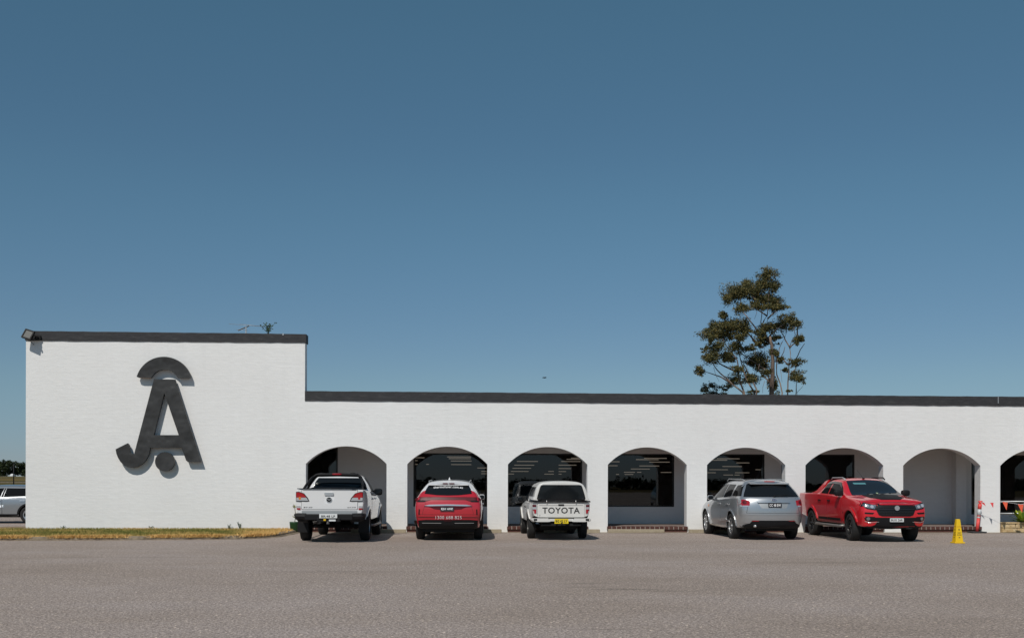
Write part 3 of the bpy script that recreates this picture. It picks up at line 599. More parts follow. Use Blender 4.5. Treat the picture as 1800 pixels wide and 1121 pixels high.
# planter, railing and bush under the last arch
px0, px1 = AL0+7*PITCH+.01, AL0+7*PITCH+AW-.01
pt = empty('planter', (0, 0, 0), label='low sandstone block planter wall filling the rightmost arch', cat='planter')
box('core', (px0+.02, px1-.02, -.04, .36, -.02, .285), M['dirt'], pt)
for row in range(2):
    x = px0+.01; k = 0
    while x < px1-.12:
        ln = min(rnd.uniform(.28, .52), px1-.01-x); z = .005+row*.145
        bm = bmesh.new(); add_box(bm, x+.006, x+ln-.006, -.11+rnd.uniform(-.015, .015), .1, z+.005, z+.138, bev=.018)
        for v in bm.verts: v.co += Vector((rnd.uniform(-.005, .005), rnd.uniform(-.009, .009), rnd.uniform(-.004, .004)))
        bm_obj('stone', bm, M['sandstone'], pt); x += ln; k += 1
x = px0
while x < px1-.05:
    ln = min(.62, px1-x); box('capstone', (x+.004, x+ln-.004, -.13, .12, .292, .335), M['sandstone'], pt, bev=.008); x += ln
rl = empty('railing', (0, 0, 0), label='grey two rail pipe railing across the rightmost arch', cat='railing')
for z in (1.0, .61): tube('rail', [(px0, .2, z), (px1, .2, z)], .024, M['galv'], rl)
for x in (px0+.9, px1-.3): tube('post', [(x, .2, .29), (x, .2, .98)], .022, M['galv'], rl)
def rosette(loc, lab, seed, s=1.0):
    c = empty('cycad', loc, label=lab, cat='plant'); r = random.Random(seed); vs = []; fs = []
    for i in range(34):
        a = r.uniform(0, 6.28); e = r.uniform(.25, 1.35); l = r.uniform(.34, .52)*s; d = Vector((math.cos(a)*math.cos(e), math.sin(a)*math.cos(e), math.sin(e)))
        q = d.cross(Vector((0, 0, 1))).normalized(); pts = []
        for t, w2 in ((.08, .012), (.35, .05), (.65, .05), (.88, .03), (1, .002)):
            p = d*l*t-Vector((0, 0, .16*l*t*t)); pts.append((p-q*w2*s, p+q*w2*s))
        k = len(vs)
        for p in pts: vs += list(p)
        fs += [(k+2*j, k+2*j+1, k+2*j+3, k+2*j+2) for j in range(4)]
    mesh_obj('leaf', vs, fs, M['cycad'], c); tube('stem', [(0, 0, -.05), (0, 0, .08)], .05, M['timber'], c)
rosette((AL0+7*PITCH+.75, .06, .31), 'bright green strappy plant in the planter at the right edge', 3, 1.15)
rosette((AL0+7*PITCH+1.6, .1, .31), 'second green strappy plant in the planter, mostly beyond the right edge', 5, 1.1)

# ------------------------------------------------------------------ cone, bollard, flags
cn = empty('caution_cone', (12.93, -5.9, 0), R(2), label='yellow four sided caution cone standing on the asphalt', cat='cone')
def frustum(w0, w1, z0, z1): return [(-w0, -w0, z0), (w0, -w0, z0), (w0, w0, z0), (-w0, w0, z0), (-w1, -w1, z1), (w1, -w1, z1), (w1, w1, z1), (-w1, w1, z1)]
FF = [(3, 2, 1, 0), (4, 5, 6, 7), (0, 1, 5, 4), (1, 2, 6, 5), (2, 3, 7, 6), (3, 0, 4, 7)]
o = mesh_obj('cone_body', frustum(.108, .048, .035, .64), FF, M['yellow'], cn); bv = o.modifiers.new('b', 'BEVEL'); bv.width = .012; bv.segments = 2; bpy.context.view_layer.update(); bake(o)
bm = bmesh.new(); add_box(bm, -.14, .14, -.14, .14, 0, .038, bev=.014); bm_obj('cone_base', bm, M['yellow'], cn)
def cone_text(s, z, wd_, ht, m, face):
    g, fs = text_geo(s, .02); vs = []
    for a, b in g:
        zz = z+b*ht; y = -(.108+(.048-.108)*(zz-.035)/.605)-.0015; p = Vector((a*wd_, y, zz)); p.rotate(Matrix.Rotation(face, 3, 'Z')); vs.append(p)
    mesh_obj('lettering', vs, fs, m, cn)
for face in (0, -math.pi/2):
    cone_text('CAUTION', .44, .105, .022, mat('cone_red_print', (.35, .08, .02), .6) if 'conered' not in M else M['conered'], face)
    cone_text('!', .36, .03, .05, M['decal_black'], face)
    cone_text('WET', .275, .10, .035, M['decal_black'], face); cone_text('FLOOR', .225, .125, .035, M['decal_black'], face); cone_text('-', .155, .04, .02, M['decal_black'], face)
bo = empty('bollard', (16.19, -.30, 0), label='leaning orange and white traffic bollard on a black base beside the last pier', cat='bollard')
box('base', (-.23, .23, -.2, .2, .0, .05), M['rubber'], bo, bev=.012)
def seg(name, z0, z1, r, m):
    lean = lambda z: (.11*z-.0, 0, z); return tube(name, [lean(z0), lean(z1)], r, m, bo, n=14)
seg('shaft', .045, .47, .052, M['bollard']); seg('band', .47, .53, .048, M['reflect']); seg('ring', .53, .56, .055, M['bollard']); seg('band', .56, .76, .058, M['reflect']); seg('collar', .76, .93, .06, M['bollard']); seg('handle', .93, 1.0, .035, M['bollard'])
tube('grip', [(.05, 0, 1.0), (.17, 0, 1.0)], .03, M['bollard'], bo)
bt = empty('bunting', (16.3, -.3, 0), label='string of orange triangular flags running from the bollard to the right edge', cat='bunting')
sp_ = [(-.07, 0, .99), (.03, -.05, .98), (.30, -.15, .975), (.63, -.35, 1.0), (.99, -.55, .93), (1.6, -.9, .97), (2.6, -1.6, 1.0)]
tube('string', sp_, .004, M['decal_white'], bt, n=4)
for (x, y, z, w2, h2, tilt, mm) in [(.04, -.05, .98, .045, .12, .09, 'redflag'), (.30, -.15, .975, .045, .17, .02, 'redflag'), (.63, -.35, 1.0, .075, .26, .02, 'flag'), (1.02, -.56, .93, .08, .27, .02, 'flag'), (1.6, -.9, .96, .08, .27, 0, 'flag')]:
    mesh_obj('flag', [(x-w2, y+.02, z), (x+w2, y-.02, z), (x+tilt+.01, y-.03, z-h2), (x-w2, y+.024, z), (x+w2, y-.016, z), (x+tilt+.01, y-.026, z-h2)], [(0, 1, 2), (5, 4, 3), (0, 2, 5, 3), (1, 4, 5, 2)], M[mm], bt)

# unseen belt of scrub added behind the camera to soften the reflected horizon
rb = random.Random(31)
bc = [(x+rb.uniform(-3, 3), -175+rb.uniform(-8, 8), rb.uniform(.4, 1.2), rb.uniform(5, 8), 4, rb.uniform(1.0, 1.9)) for x in range(-150, 200, 5)]
leaf_mesh('reflection_tree_belt', bc, 60, 1.3, M['scrub'], seed=44, kind='stuff', label='unseen belt of dark scrub trees added behind the camera for window reflections')
# ------------------------------------------------------------------ vehicles
# local frame: origin on the ground under the rear axle, +y forward, +x to the car's right
def lerp(a, b, t): return a+(b-a)*t
def half_ring(s):
    y, zb, ws, wm, wb, zbelt, wr, zr, zc = s
    Y = y if isinstance(y, (list, tuple)) else [y]*11
    p5, p8 = (wb, zbelt), (wr, zr); low = zr < zbelt+.12
    p3 = (lerp(ws, wm, .75), lerp(zb, zbelt, .38)); p4 = (wm, lerp(zb, zbelt, .74))
    if low: p6 = (lerp(wb, wr, .22), lerp(zbelt, zr, .55)); p7 = (lerp(wb, wr, .6), lerp(zbelt, zr, .85))
    else: p6 = (lerp(wb, wr, .10)-.005, lerp(zbelt, zr, .06)+.01); p7 = (lerp(wb, wr, .52)+.025, lerp(zbelt, zr, .55))
    pts = [(0, zb), (ws*.8, zb), (ws, zb+.05), p3, p4, p5, p6, p7, p8, (wr*.62, lerp(zr, zc, .8)), (0, zc)]
    return [(x, Y[i], z) for i, (x, z) in enumerate(pts)]
def loft(name, st, m, parent, bulge=(.05, .05), crease=((5, .35), (8, .35), (2, .5)), endcrease=(.55, .55), scre=(), wheels=None, wr=.4):
    bm = bmesh.new(); cl = bm.edges.layers.float.new('crease_edge'); rings = []
    for s in st:
        h = half_ring(s); Rr = [bm.verts.new(p) for p in h]; Ll = [Rr[0]]+[bm.verts.new((-p[0], p[1], p[2])) for p in h[1:-1]]+[Rr[-1]]; rings.append((Rr, Ll))
    for i, ((a, b), (c, d)) in enumerate(zip(rings, rings[1:])):
        for k in range(10):
            bm.faces.new((a[k], a[k+1], c[k+1], c[k])); bm.faces.new((b[k+1], b[k], d[k], d[k+1]))
    for ei, (ri, sgn) in enumerate(((0, -1), (len(rings)-1, 1))):
        Rr, Ll = rings[ri]; cols = [Rr]
        for f in (.55, 0, -.55):
            col = [Rr[0]]+[bm.verts.new((abs(Rr[k].co.x)*f, Rr[k].co.y+sgn*bulge[ei]*(1-f*f), Rr[k].co.z)) for k in range(1, 10)]+[Rr[-1]]; cols.append(col)
        cols.append(Ll)
        for c0, c1 in zip(cols, cols[1:]):
            for k in range(10):
                vs = [c0[k], c0[k+1], c1[k+1], c1[k]]; u = []
                for v in vs:
                    if v not in u: u.append(v)
                bm.faces.new(u)
        for k in range(1, 9):
            for side_ in (Rr, Ll):
                e = bm.edges.get((side_[k], side_[k+1]))
                if e: e[cl] = endcrease[ei]
    for k, c in crease:
        for (a, b), (c2, d2) in zip(rings, rings[1:]):
            for e in (bm.edges.get((a[k], c2[k])), bm.edges.get((b[k], d2[k]))):
                if e: e[cl] = c
    for si, c, k0, k1 in scre:
        for side_ in rings[si]:
            for k in range(k0, k1):
                e = bm.edges.get((side_[k], side_[k+1]))
                if e: e[cl] = c
    bmesh.ops.recalc_face_normals(bm, faces=bm.faces)
    me = bpy.data.meshes.new(name); bm.to_mesh(me); bm.free()
    o = bpy.data.objects.new(name, me); COL.objects.link(o)
    ss = o.modifiers.new('s', 'SUBSURF'); ss.levels = 3; ss.render_levels = 3
    cutters = []
    for (y, z, r) in (wheels or []):
        for sg_ in (-1, 1):
            cb_ = bmesh.new(); bmesh.ops.create_cone(cb_, cap_ends=True, segments=40, radius1=r, radius2=r, depth=.62, matrix=Matrix.Translation((sg_*.90, y, z)) @ Matrix.Rotation(math.pi/2, 4, 'Y'))
            cm = bpy.data.meshes.new('c'); cb_.to_mesh(cm); cb_.free(); co = bpy.data.objects.new('c', cm); COL.objects.link(co); cutters.append(co)
            bo_ = o.modifiers.new('b', 'BOOLEAN'); bo_.object = co; bo_.operation = 'DIFFERENCE'; bo_.solver = 'EXACT'
    bpy.context.view_layer.update(); bake(o)
    for c in cutters: mm = c.data; bpy.data.objects.remove(c); bpy.data.meshes.remove(mm)
    me = o.data; me.materials.clear(); me.materials.append(m); me.materials.append(M['under'])
    for p in me.polygons:
        c = p.center; p.use_smooth = True; p.material_index = 0
        if p.normal.z < -.5 and c.z < .8: p.material_index = 1
        for (y, z, r) in (wheels or []):
            d = math.hypot(c.y-y, c.z-z)
            if d < r+.02 and abs(c.x) < .80 and c.z < z+r-.02 or (abs(d-r) < .012 and abs(p.normal.x) < .3): p.material_index = 1; p.use_smooth = False
    o.parent = parent
    tree = BVHTree.FromPolygons([v.co.copy() for v in me.vertices], [tuple(p.vertices) for p in me.polygons])
    return o, tree
DIRS = {'rear': (Vector((0, 1, 0)), lambda a, b: Vector((a, -6, b))), 'front': (Vector((0, -1, 0)), lambda a, b: Vector((a, 9, b))),
        'right': (Vector((-1, 0, 0)), lambda a, b: Vector((3, a, b))), 'left': (Vector((1, 0, 0)), lambda a, b: Vector((-3, a, b))), 'top': (Vector((0, 0, -1)), lambda a, b: Vector((a, b, 4)))}
def drape(pts2, side_, tree, off, flat=False):
    d, o = DIRS[side_]; res = []; miss = []
    for i, (a, b) in enumerate(pts2):
        h = tree.ray_cast(o(a, b), d)
        if h[0] is None or (side_ in ('left', 'right') and abs(h[0].x) < .66 and h[0].z < .75): res.append(None); miss.append(i)
        else: res.append(h[0]-d*off)
    ok = [r for r in res if r is not None]
    for i in miss:
        p = o(*pts2[i]); best = min(ok, key=lambda q: (q-p-d*((q-p).dot(d))).length) if ok else p+d*5
        res[i] = p+d*((best-p).dot(d))
    if flat:
        m_ = min((r-o(0, 0)).dot(d) for r in res)
        res = [r-d*((r-o(0, 0)).dot(d)-m_) for r in res]
    return res, d
def patch(name, poly, side_, body, m, parent, off=.004, grid=.07, thick=.02, flat=False, tree=None, **kw):
    tree = tree or body; bm = bmesh.new(); f = bm.faces.new([bm.verts.new((a, b, 0)) for a, b in poly]); bmesh.ops.triangulate(bm, faces=[f])
    xs_ = [p[0] for p in poly]; zs_ = [p[1] for p in poly]
    if not flat:
        for ax, lo, hi in ((0, min(xs_), max(xs_)), (1, min(zs_), max(zs_))):
            n = int((hi-lo)/grid)
            for k in range(1, n+1):
                c = lo+(hi-lo)*k/(n+1); co = [0, 0, 0]; co[ax] = c; no = [0, 0, 0]; no[ax] = 1
                bmesh.ops.bisect_plane(bm, geom=bm.verts[:]+bm.edges[:]+bm.faces[:], plane_co=co, plane_no=no)
    bm.verts.ensure_lookup_table(); bm.verts.index_update(); bm.faces.ensure_lookup_table()
    p2 = [(v.co.x, v.co.y) for v in bm.verts]; fs = [[v.index for v in f.verts] for f in bm.faces]; be = [(e.verts[0].index, e.verts[1].index) for e in bm.edges if e.is_boundary]; bm.free()
    p3, d = drape(p2, side_, tree, off, flat)
    # orientation
    a = fs[0]; nrm = (p3[a[1]]-p3[a[0]]).cross(p3[a[2]]-p3[a[0]])
    if nrm.dot(d) > 0: fs = [f[::-1] for f in fs]
    n0 = len(p3); vs = list(p3); smooth = [True]*len(fs); mp = {}
    def dup_(i, back):
        k = (i, back)
        if k not in mp: mp[k] = len(vs); vs.append(p3[i]+(d*thick if back else Vector((0, 0, 0))))
        return mp[k]
    for i, j in be: fs.append([dup_(i, 0), dup_(j, 0), dup_(j, 1), dup_(i, 1)]); smooth.append(False)
    o = mesh_obj(name, vs, fs, m, parent, **kw)
    o.data.polygons.foreach_set('use_smooth', smooth)
    return o
def lettering(name, s, side_, c, wd_, ht, tree, m, parent, off=.006, bold=.02, flat=False, arcz=0, shear=0):
    g, fs = text_geo(s, bold, shear); mir = -1 if side_ == 'front' else 1
    p2 = [(c[0]+mir*a*wd_, c[1]+b*ht-arcz*(2*a)**2) for a, b in g]
    p3, d = drape(p2, side_, tree, off, flat)
    return mesh_obj(name, p3, fs, m, parent)
def mirx(poly): return [(-a, b) for a, b in poly]
def rrect(x0, x1, z0, z1, r=.02, n=3):
    out_ = []
    for cx, cz, a0 in ((x1-r, z1-r, 0), (x0+r, z1-r, 90), (x0+r, z0+r, 180), (x1-r, z0+r, 270)):
        for i in range(n+1): t = R(a0+90*i/n); out_.append((cx+r*math.cos(t), cz+r*math.sin(t)))
    return out_
def circ(cx, cz, r, n=20, rz=None): return [(cx+r*math.cos(6.28318*i/n), cz+(rz or r)*math.sin(6.28318*i/n)) for i in range(n)]
def wheel(parent, x, y, r, w_, rim, rr, spokes, sgn, steer=0, style=0, first={}):
    key = (parent.name, r)
    def lathe(prof, n=36):
        vs = []; fs = []
        for i in range(n):
            a = 2*math.pi*i/n
            for (px_, pr) in prof: vs.append((px_, pr*math.cos(a), pr*math.sin(a)))
        k = len(prof)
        for i in range(n):
            for j in range(k-1): fs.append((i*k+j, ((i+1) % n)*k+j, ((i+1) % n)*k+j+1, i*k+j+1))
        return vs, fs
    if key not in first:
        h = w_/2
        v, f = lathe([(-.03, .0001), (-.03, rr*.75), (-.06, rr*.95), (-h*.9, rr*.97)]); disc = mesh_obj('wheel', v, f, M['under'], parent, True)
        v, f = lathe([(h*.72, rr), (h*.94, rr+.015), (h, (rr+r)/2), (h*.95, r-.035), (h*.78, r-.006), (h*.3, r), (0, r), (-h*.3, r), (-h*.78, r-.006), (-h*.95, r-.035), (-h, (rr+r)/2), (-h*.9, rr*.97)]); ty = mesh_obj('tyre', v, f, M['tyre'], disc, True)
        bm = bmesh.new(); vv, ff = lathe([(h*.55, rr-.035), (h*.80, rr-.03), (h*.82, rr+.002), (h*.72, rr+.004)]); bv_ = [bm.verts.new(p) for p in vv]; [bm.faces.new([bv_[i] for i in q]) for q in ff]
        bmesh.ops.create_cone(bm, cap_ends=True, segments=16, radius1=rr*.22, radius2=rr*.18, depth=.05, matrix=Matrix.Translation((h*.62, 0, 0)) @ Matrix.Rotation(math.pi/2, 4, 'Y'))
        for s in range(spokes):
            a = 2*math.pi*s/spokes; tw = .5 if style else 0
            for sp2 in ((-.10, .10) if style == 1 else (0,)):
                a2 = a+sp2; c0, s0 = math.cos(a2), math.sin(a2); wi, wo = (rr*.07, rr*.08) if style == 1 else (rr*.15, rr*.10)
                P0 = Vector((0, c0, s0)); T = Vector((0, -s0, c0)); q = []
                for (rad_, ww, xx_) in ((rr*.15, wi, h*.62), (rr*.93, wo, h*.74)):
                    for sg2 in (-1, 1):
                        for dx in (0, -.03): q.append(bm.verts.new(P0*rad_+T*ww*sg2+Vector((xx_+dx, 0, 0))))
                for fc in ((0, 2, 6, 4), (1, 5, 7, 3), (0, 4, 5, 1), (2, 3, 7, 6)): bm.faces.new([q[i] for i in fc])
        bm_obj('rim', bm, rim, disc)
        first[key] = disc; o = disc
    else: o = copy_tree(first[key], parent)
    o.location = (x*sgn, y, r); o.rotation_euler = (0, 0, steer+(0 if sgn > 0 else math.pi)); return o
def four(parent, wb_, tr, r, w_, rim, rr, spokes, style=0, steer=0):
    for y in (0, wb_):
        for s in (-1, 1): wheel(parent, tr/2, y, r, w_, rim, rr, spokes, s, steer if y else 0, style)
def arch_ring(y, r, dr, z, n=16, a0=-8): 
    o = [(y+(r+dr)*math.cos(R(a0+(180-2*a0)*i/n)), z+(r+dr)*math.sin(R(a0+(180-2*a0)*i/n))) for i in range(n+1)]
    return o+[(y+r*math.cos(R(a0+(180-2*a0)*i/n)), z+r*math.sin(R(a0+(180-2*a0)*i/n))) for i in range(n, -1, -1)]
def dpoly(a, c, z0, z1, r, arches):
    q = rrect(a, c, z0, z1, r); p = []
    for (p0, p1) in zip(q, q[1:]+q[:1]):
        n = max(1, int(math.dist(p0, p1)/.05)); p += [(lerp(p0[0], p1[0], k/n), lerp(p0[1], p1[1], k/n)) for k in range(n)]
    o = []
    for (y, z) in p:
        for (ay, az, ar) in arches:
            d = math.hypot(y-ay, z-az)
            if d < ar: y, z = ay+(y-ay)*ar/d, az+(z-az)*ar/d
        if not o or math.dist(o[-1], (y, z)) > .004: o.append((y, z))
    return o
def both(fn):
    for s_, sd in ((1, 'right'), (-1, 'left')): fn(s_, sd)
def plate(parent, tree, side_, c, w_, h_, base, text, tm, off=.02, name='number_plate'):
    p = patch(name, rrect(c[0]-w_/2, c[0]+w_/2, c[1]-h_/2, c[1]+h_/2, .012), side_, tree, base, parent, off=off, thick=off+.01, flat=True)
    d, o = DIRS[side_]; q = p.data.vertices[0].co; g, fs = text_geo(text, .03); mir = -1 if side_ == 'front' else 1
    vs = [Vector((c[0]+mir*a*w_*.86, q.y-d.y*.0015, c[1]+b*h_*.60)) for a, b in g]
    mesh_obj('lettering', vs, fs, tm, p); return p
def side_mirror(parent, s, y, z, x, m, sz=(.11, .07, .085), dark=True):
    o = superbox('wing_mirror', (s*(x+sz[0]*.9), y, z), sz, m, parent, e=.55)
    superbox('mirror_glass', (s*(x+sz[0]*.95), y-sz[1]*.82, z), (sz[0]*.82, .014, sz[2]*.8), M['glass'], o, e=.5)
    tube('mirror_arm', [(s*(x-.03), y+.01, z-.05), (s*(x+.06), y, z-.05)], .022, M['black'], o, n=6)
    return o

# ---- 1 white dual cab utility with black sports bars
def ute_white():
    v = empty('parked_utility', (-3.68, -4.55, 0), R(-.3), label='white dual cab utility with black sports bars and black bumper, at the leftmost arch', cat='utility')
    y0 = -1.22
    st = [(y0, .70, .82, .885, .865, 1.37, .70, 1.40, 1.405), (y0+.06, .68, .84, .90, .88, 1.385, .72, 1.405, 1.41), (y0+.7, .58, .88, .925, .90, 1.36, .72, 1.385, 1.39), (.30, .52, .88, .925, .90, 1.33, .72, 1.36, 1.365),
          (.56, .50, .88, .925, .90, 1.31, .72, 1.34, 1.345), (.60, .50, .88, .925, .90, 1.30, .66, 1.54, 1.55), (.72, .50, .88, .925, .90, 1.29, .62, 1.755, 1.80), (1.3, .48, .88, .925, .90, 1.25, .61, 1.77, 1.82), (2.0, .48, .88, .925, .90, 1.21, .58, 1.76, 1.81), (2.35, .48, .88, .925, .90, 1.19, .60, 1.55, 1.60),
          (2.85, .48, .88, .925, .89, 1.17, .66, 1.22, 1.25), (3.4, .48, .88, .92, .88, 1.10, .62, 1.15, 1.18), (3.85, .48, .86, .90, .85, 1.02, .6, 1.05, 1.08), (4.0, .50, .78, .84, .80, .96, .5, .98, 1.0), (4.08, .52, .70, .76, .72, .90, .45, .91, .92)]
    b, t = loft('body', st, M['white_paint'], v, wheels=[(0, .39, .47), (3.2, .39, .47)], bulge=(.015, .12), endcrease=(.8, .4), scre=((4, .8, 5, 10), (5, .6, 5, 10)))
    patch('tonneau_cover', rrect(-.80, .80, y0+.05, .50, .05), 'top', t, M['black'], v, off=.008, thick=.012)
    tg = patch('tailgate', rrect(-.725, .725, .875, 1.385, .03), 'rear', t, M['white_paint'], v, off=.014, thick=.03, grid=.15)
    patch('tailgate_gap', rrect(-.733, .733, .867, 1.393, .03), 'rear', t, M['gap'], v, off=.007, thick=.02, grid=.15)
    tube('rail_cap', [(-.84, y0-.01, 1.412), (0, y0-.03, 1.415), (.84, y0-.01, 1.412)], .012, M['black'], v, n=6)
    patch('tailgate_handle', rrect(-.13, .11, 1.235, 1.31, .02), 'rear', t, M['chrome'], tg, off=.04, thick=.02, flat=True)
    bg_ = patch('badge', circ(-.01, 1.125, .078, 24, .072), 'rear', t, M['chrome'], tg, off=.028, thick=.015, flat=True)
    y_b = bg_.data.vertices[0].co.y-.002
    ringp = [(-.01+.062*math.cos(a), y_b, 1.125+.056*math.sin(a)) for a in [i*.2618 for i in range(24)]]
    mesh_obj('emblem', ringp+[(-.06, y_b-.001, 1.15), (-.01, y_b-.001, 1.118), (.04, y_b-.001, 1.15), (-.01, y_b-.001, 1.095)], [tuple(range(24))], M['black'], bg_)
    mesh_obj('wing_mark', [(-.068, y_b-.002, 1.155), (-.01, y_b-.002, 1.130), (.048, y_b-.002, 1.155), (.03, y_b-.002, 1.128), (-.01, y_b-.002, 1.112), (-.05, y_b-.002, 1.128)], [(0, 5, 4, 1), (1, 4, 3, 2)], M['chrome'], bg_)
    lettering('lettering', 'BT-50', 'rear', (-.56, .925), .23, .032, t, M['decal_black'], tg, off=.017, shear=.3); lettering('lettering', '4x4 XTR', 'rear', (.57, .925), .22, .03, t, M['decal_black'], tg, off=.017, shear=.3)
    for s in (-1, 1):
        lp = [(.875, 1.33), (.80, 1.335), (.66, 1.29), (.56, 1.17), (.52, 1.08), (.60, 1.07), (.87, 1.085)]; lp = lp if s > 0 else mirx(lp)
        l_ = patch('tail_lamp', lp, 'rear', t, M['black'], v, off=.020, thick=.04)
        ip = [(.86, 1.315), (.80, 1.32), (.68, 1.28), (.60, 1.185), (.86, 1.185)]; patch('red_lens', ip if s > 0 else mirx(ip), 'rear', t, M['redlamp'], l_, off=.027, thick=.01)
        ip = [(.86, 1.18), (.597, 1.18), (.545, 1.095), (.86, 1.10)]; patch('clear_lens', ip if s > 0 else mirx(ip), 'rear', t, M['clear'], l_, off=.027, thick=.01)
        patch('amber_lens', [(a*s, b2) for a, b2 in rrect(.74, .80, 1.13, 1.20, .02)], 'rear', t, M['amber'] if s < 0 else M['redlamp'], l_, off=.030, thick=.01)
        l2 = patch('lower_lamp', [(a*s, b2) for a, b2 in rrect(.755, .862, .90, .965, .01)], 'rear', t, M['clear'], v, off=.012); patch('reflector', [(a*s, b2) for a, b2 in rrect(.755, .862, .86, .905, .01)], 'rear', t, M['redlamp'], v, off=.013)
    patch('sill_panel', rrect(-.72, .72, .755, .84, .01), 'rear', t, M['galv'], v, off=.006)
    # steel rear bumper
    bm = bmesh.new(); add_box(bm, -.62, .62, y0-.20, y0+.02, .60, .755, bev=.02); add_box(bm, -.30, .30, y0-.24, y0-.02, .555, .66, bev=.015)
    for s in (-1, 1):
        add_tube(bm, [(s*.60, y0-.10, .69), (s*.80, y0-.06, .695), (s*.90, y0+.12, .72)], [.085, .085, .05], 8); add_tube(bm, [(s*.55, y0-.05, .60), (s*.78, y0, .60), (s*.88, y0+.16, .64)], [.06, .055, .04], 8)
    bm_obj('rear_bumper', bm, M['black'], v)
    bm = bmesh.new(); add_box(bm, -.03, .03, y0-.34, y0-.2, .50, .545, bev=.008); add_tube(bm, [(0, y0-.34, .52), (0, y0-.34, .57)], .022, 10); bm_obj('tow_bar', bm, M['steel_rim'], v)
    box('number_plate', (-.23, .23, y0-.262, y0-.252, .655, .765), M['plate'], v); g, fs = text_geo('BR:48 LP', .03); mesh_obj('lettering', [(a*.36, y0-.2635, .70+b_*.06) for a, b_ in g], fs, M['decal_black'], v)
    box('trailer_plug', (-.12, -.06, y0-.27, y0-.24, .585, .63), M['yellow'], v, bev=.006); box('warning_label', (.02, .19, y0-.27, y0-.244, .575, .62), M['plate'], v)
    # black sports bar
    bm = bmesh.new()
    for yy, top in ((.24, 1.785), (.36, 1.76)):
        add_tube(bm, [(-.79, yy-.10, 1.39), (-.74, yy-.06, 1.54), (-.65, yy, top-.07), (-.56, yy, top), (0, yy, top+.012), (.56, yy, top), (.65, yy, top-.07), (.74, yy-.06, 1.54), (.79, yy-.10, 1.39)], .036, 8)
    for s in (-1, 1): add_tube(bm, [(s*.79, -.55, 1.39), (s*.76, -.30, 1.50), (s*.66, .22, 1.72)], .032, 8)
    bm_obj('sports_bar', bm, M['black'], v, smooth=True)
    superbox('brake_lamp', (0, .20, 1.80), (.13, .03, .022), M['redlamp'], v); 
    for s in (-1, 1): superbox('bar_bracket', (s*.42, .28, 1.80), (.07, .07, .04), M['black'], v)
    patch('rear_window', [(-.70, 1.38), (.70, 1.38), (.64, 1.60), (.57, 1.70), (-.57, 1.70), (-.64, 1.60)], 'rear', t, M['glass'], v, off=.03, thick=.05)
    def sides(s, sd):
        patch('door_window', [(.98, 1.32), (1.42, 1.30), (1.42, 1.70), (1.05, 1.70), (.98, 1.60)], sd, t, M['side_glass'], v, off=.004)
        patch('door_window', [(1.50, 1.30), (2.50, 1.25), (2.10, 1.60), (1.85, 1.70), (1.50, 1.71)], sd, t, M['side_glass'], v, off=.004)
        for (a, c) in ((.66, 1.45), (1.46, 2.55)):
            patch('door_seal', dpoly(a-.008, c+.008, .542, 1.248, .05, ((0, .39, .50), (3.2, .39, .50))), sd, t, M['gap'], v, off=.001, thick=.005)
            d = patch('door', dpoly(a, c, .55, 1.24, .05, ((0, .39, .50), (3.2, .39, .50))), sd, t, M['white_paint'], v, off=.004, thick=.008)
            patch('handle', rrect(a+.08, a+.28, 1.10, 1.14, .018), sd, t, M['chrome'], d, off=.03)
        for y in (0, 3.2): patch('wheel_arch_flare', arch_ring(y, .472, .075, .39, 16, 17), sd, t, M['white_paint'], v, off=.022, thick=.03)
        patch('side_reflector', rrect(2.75, 2.9, .92, .98, .01), sd, t, M['black'], v)
        bm = bmesh.new(); add_tube(bm, [(s*.88, .55, .40), (s*.98, .70, .385), (s*.98, 2.5, .385), (s*.88, 2.65, .40)], .035, 8); bm_obj('side_step', bm, M['steel_rim'], v, smooth=True)
        side_mirror(v, s, 2.25, 1.30, .825, M['black'], (.125, .06, .10))
        box('mud_flap', (s*.81-.145, s*.81+.145, -.475, -.465, .24, .62), M['black'], v)
        patch('headlamp', [(a*s, b_) for a, b_ in [(.50, .98), (.82, 1.0), (.84, .88), (.55, .84)]], 'front', t, M['head'], v, off=.008)
    both(sides)
    patch('windscreen', [(-.60, 1.27), (.60, 1.27), (.52, 1.74), (-.52, 1.74)], 'front', t, M['windscreen'], v); patch('grille', rrect(-.42, .42, .62, .86, .05), 'front', t, M['black'], v, off=.01)
    four(v, 3.2, 1.60, .395, .26, M['rim'], .225, 6)
    bm = bmesh.new(); add_tube(bm, [(-.7, 0, .39), (.7, 0, .39)], .05, 8); add_tube(bm, [(0, 0, .39), (.02, 0, .39), (.14, 0, .39)], [.14, .16, .10], 10); add_tube(bm, [(0, 0, .45), (0, 2.8, .45)], .04, 6); add_tube(bm, [(-.4, -1.1, .42), (-.4, 2, .42)], .035, 6); add_box(bm, -.35, .35, .5, 1.3, .36, .5); bm_obj('axle', bm, M['under'], v)
    return v
ute_white()

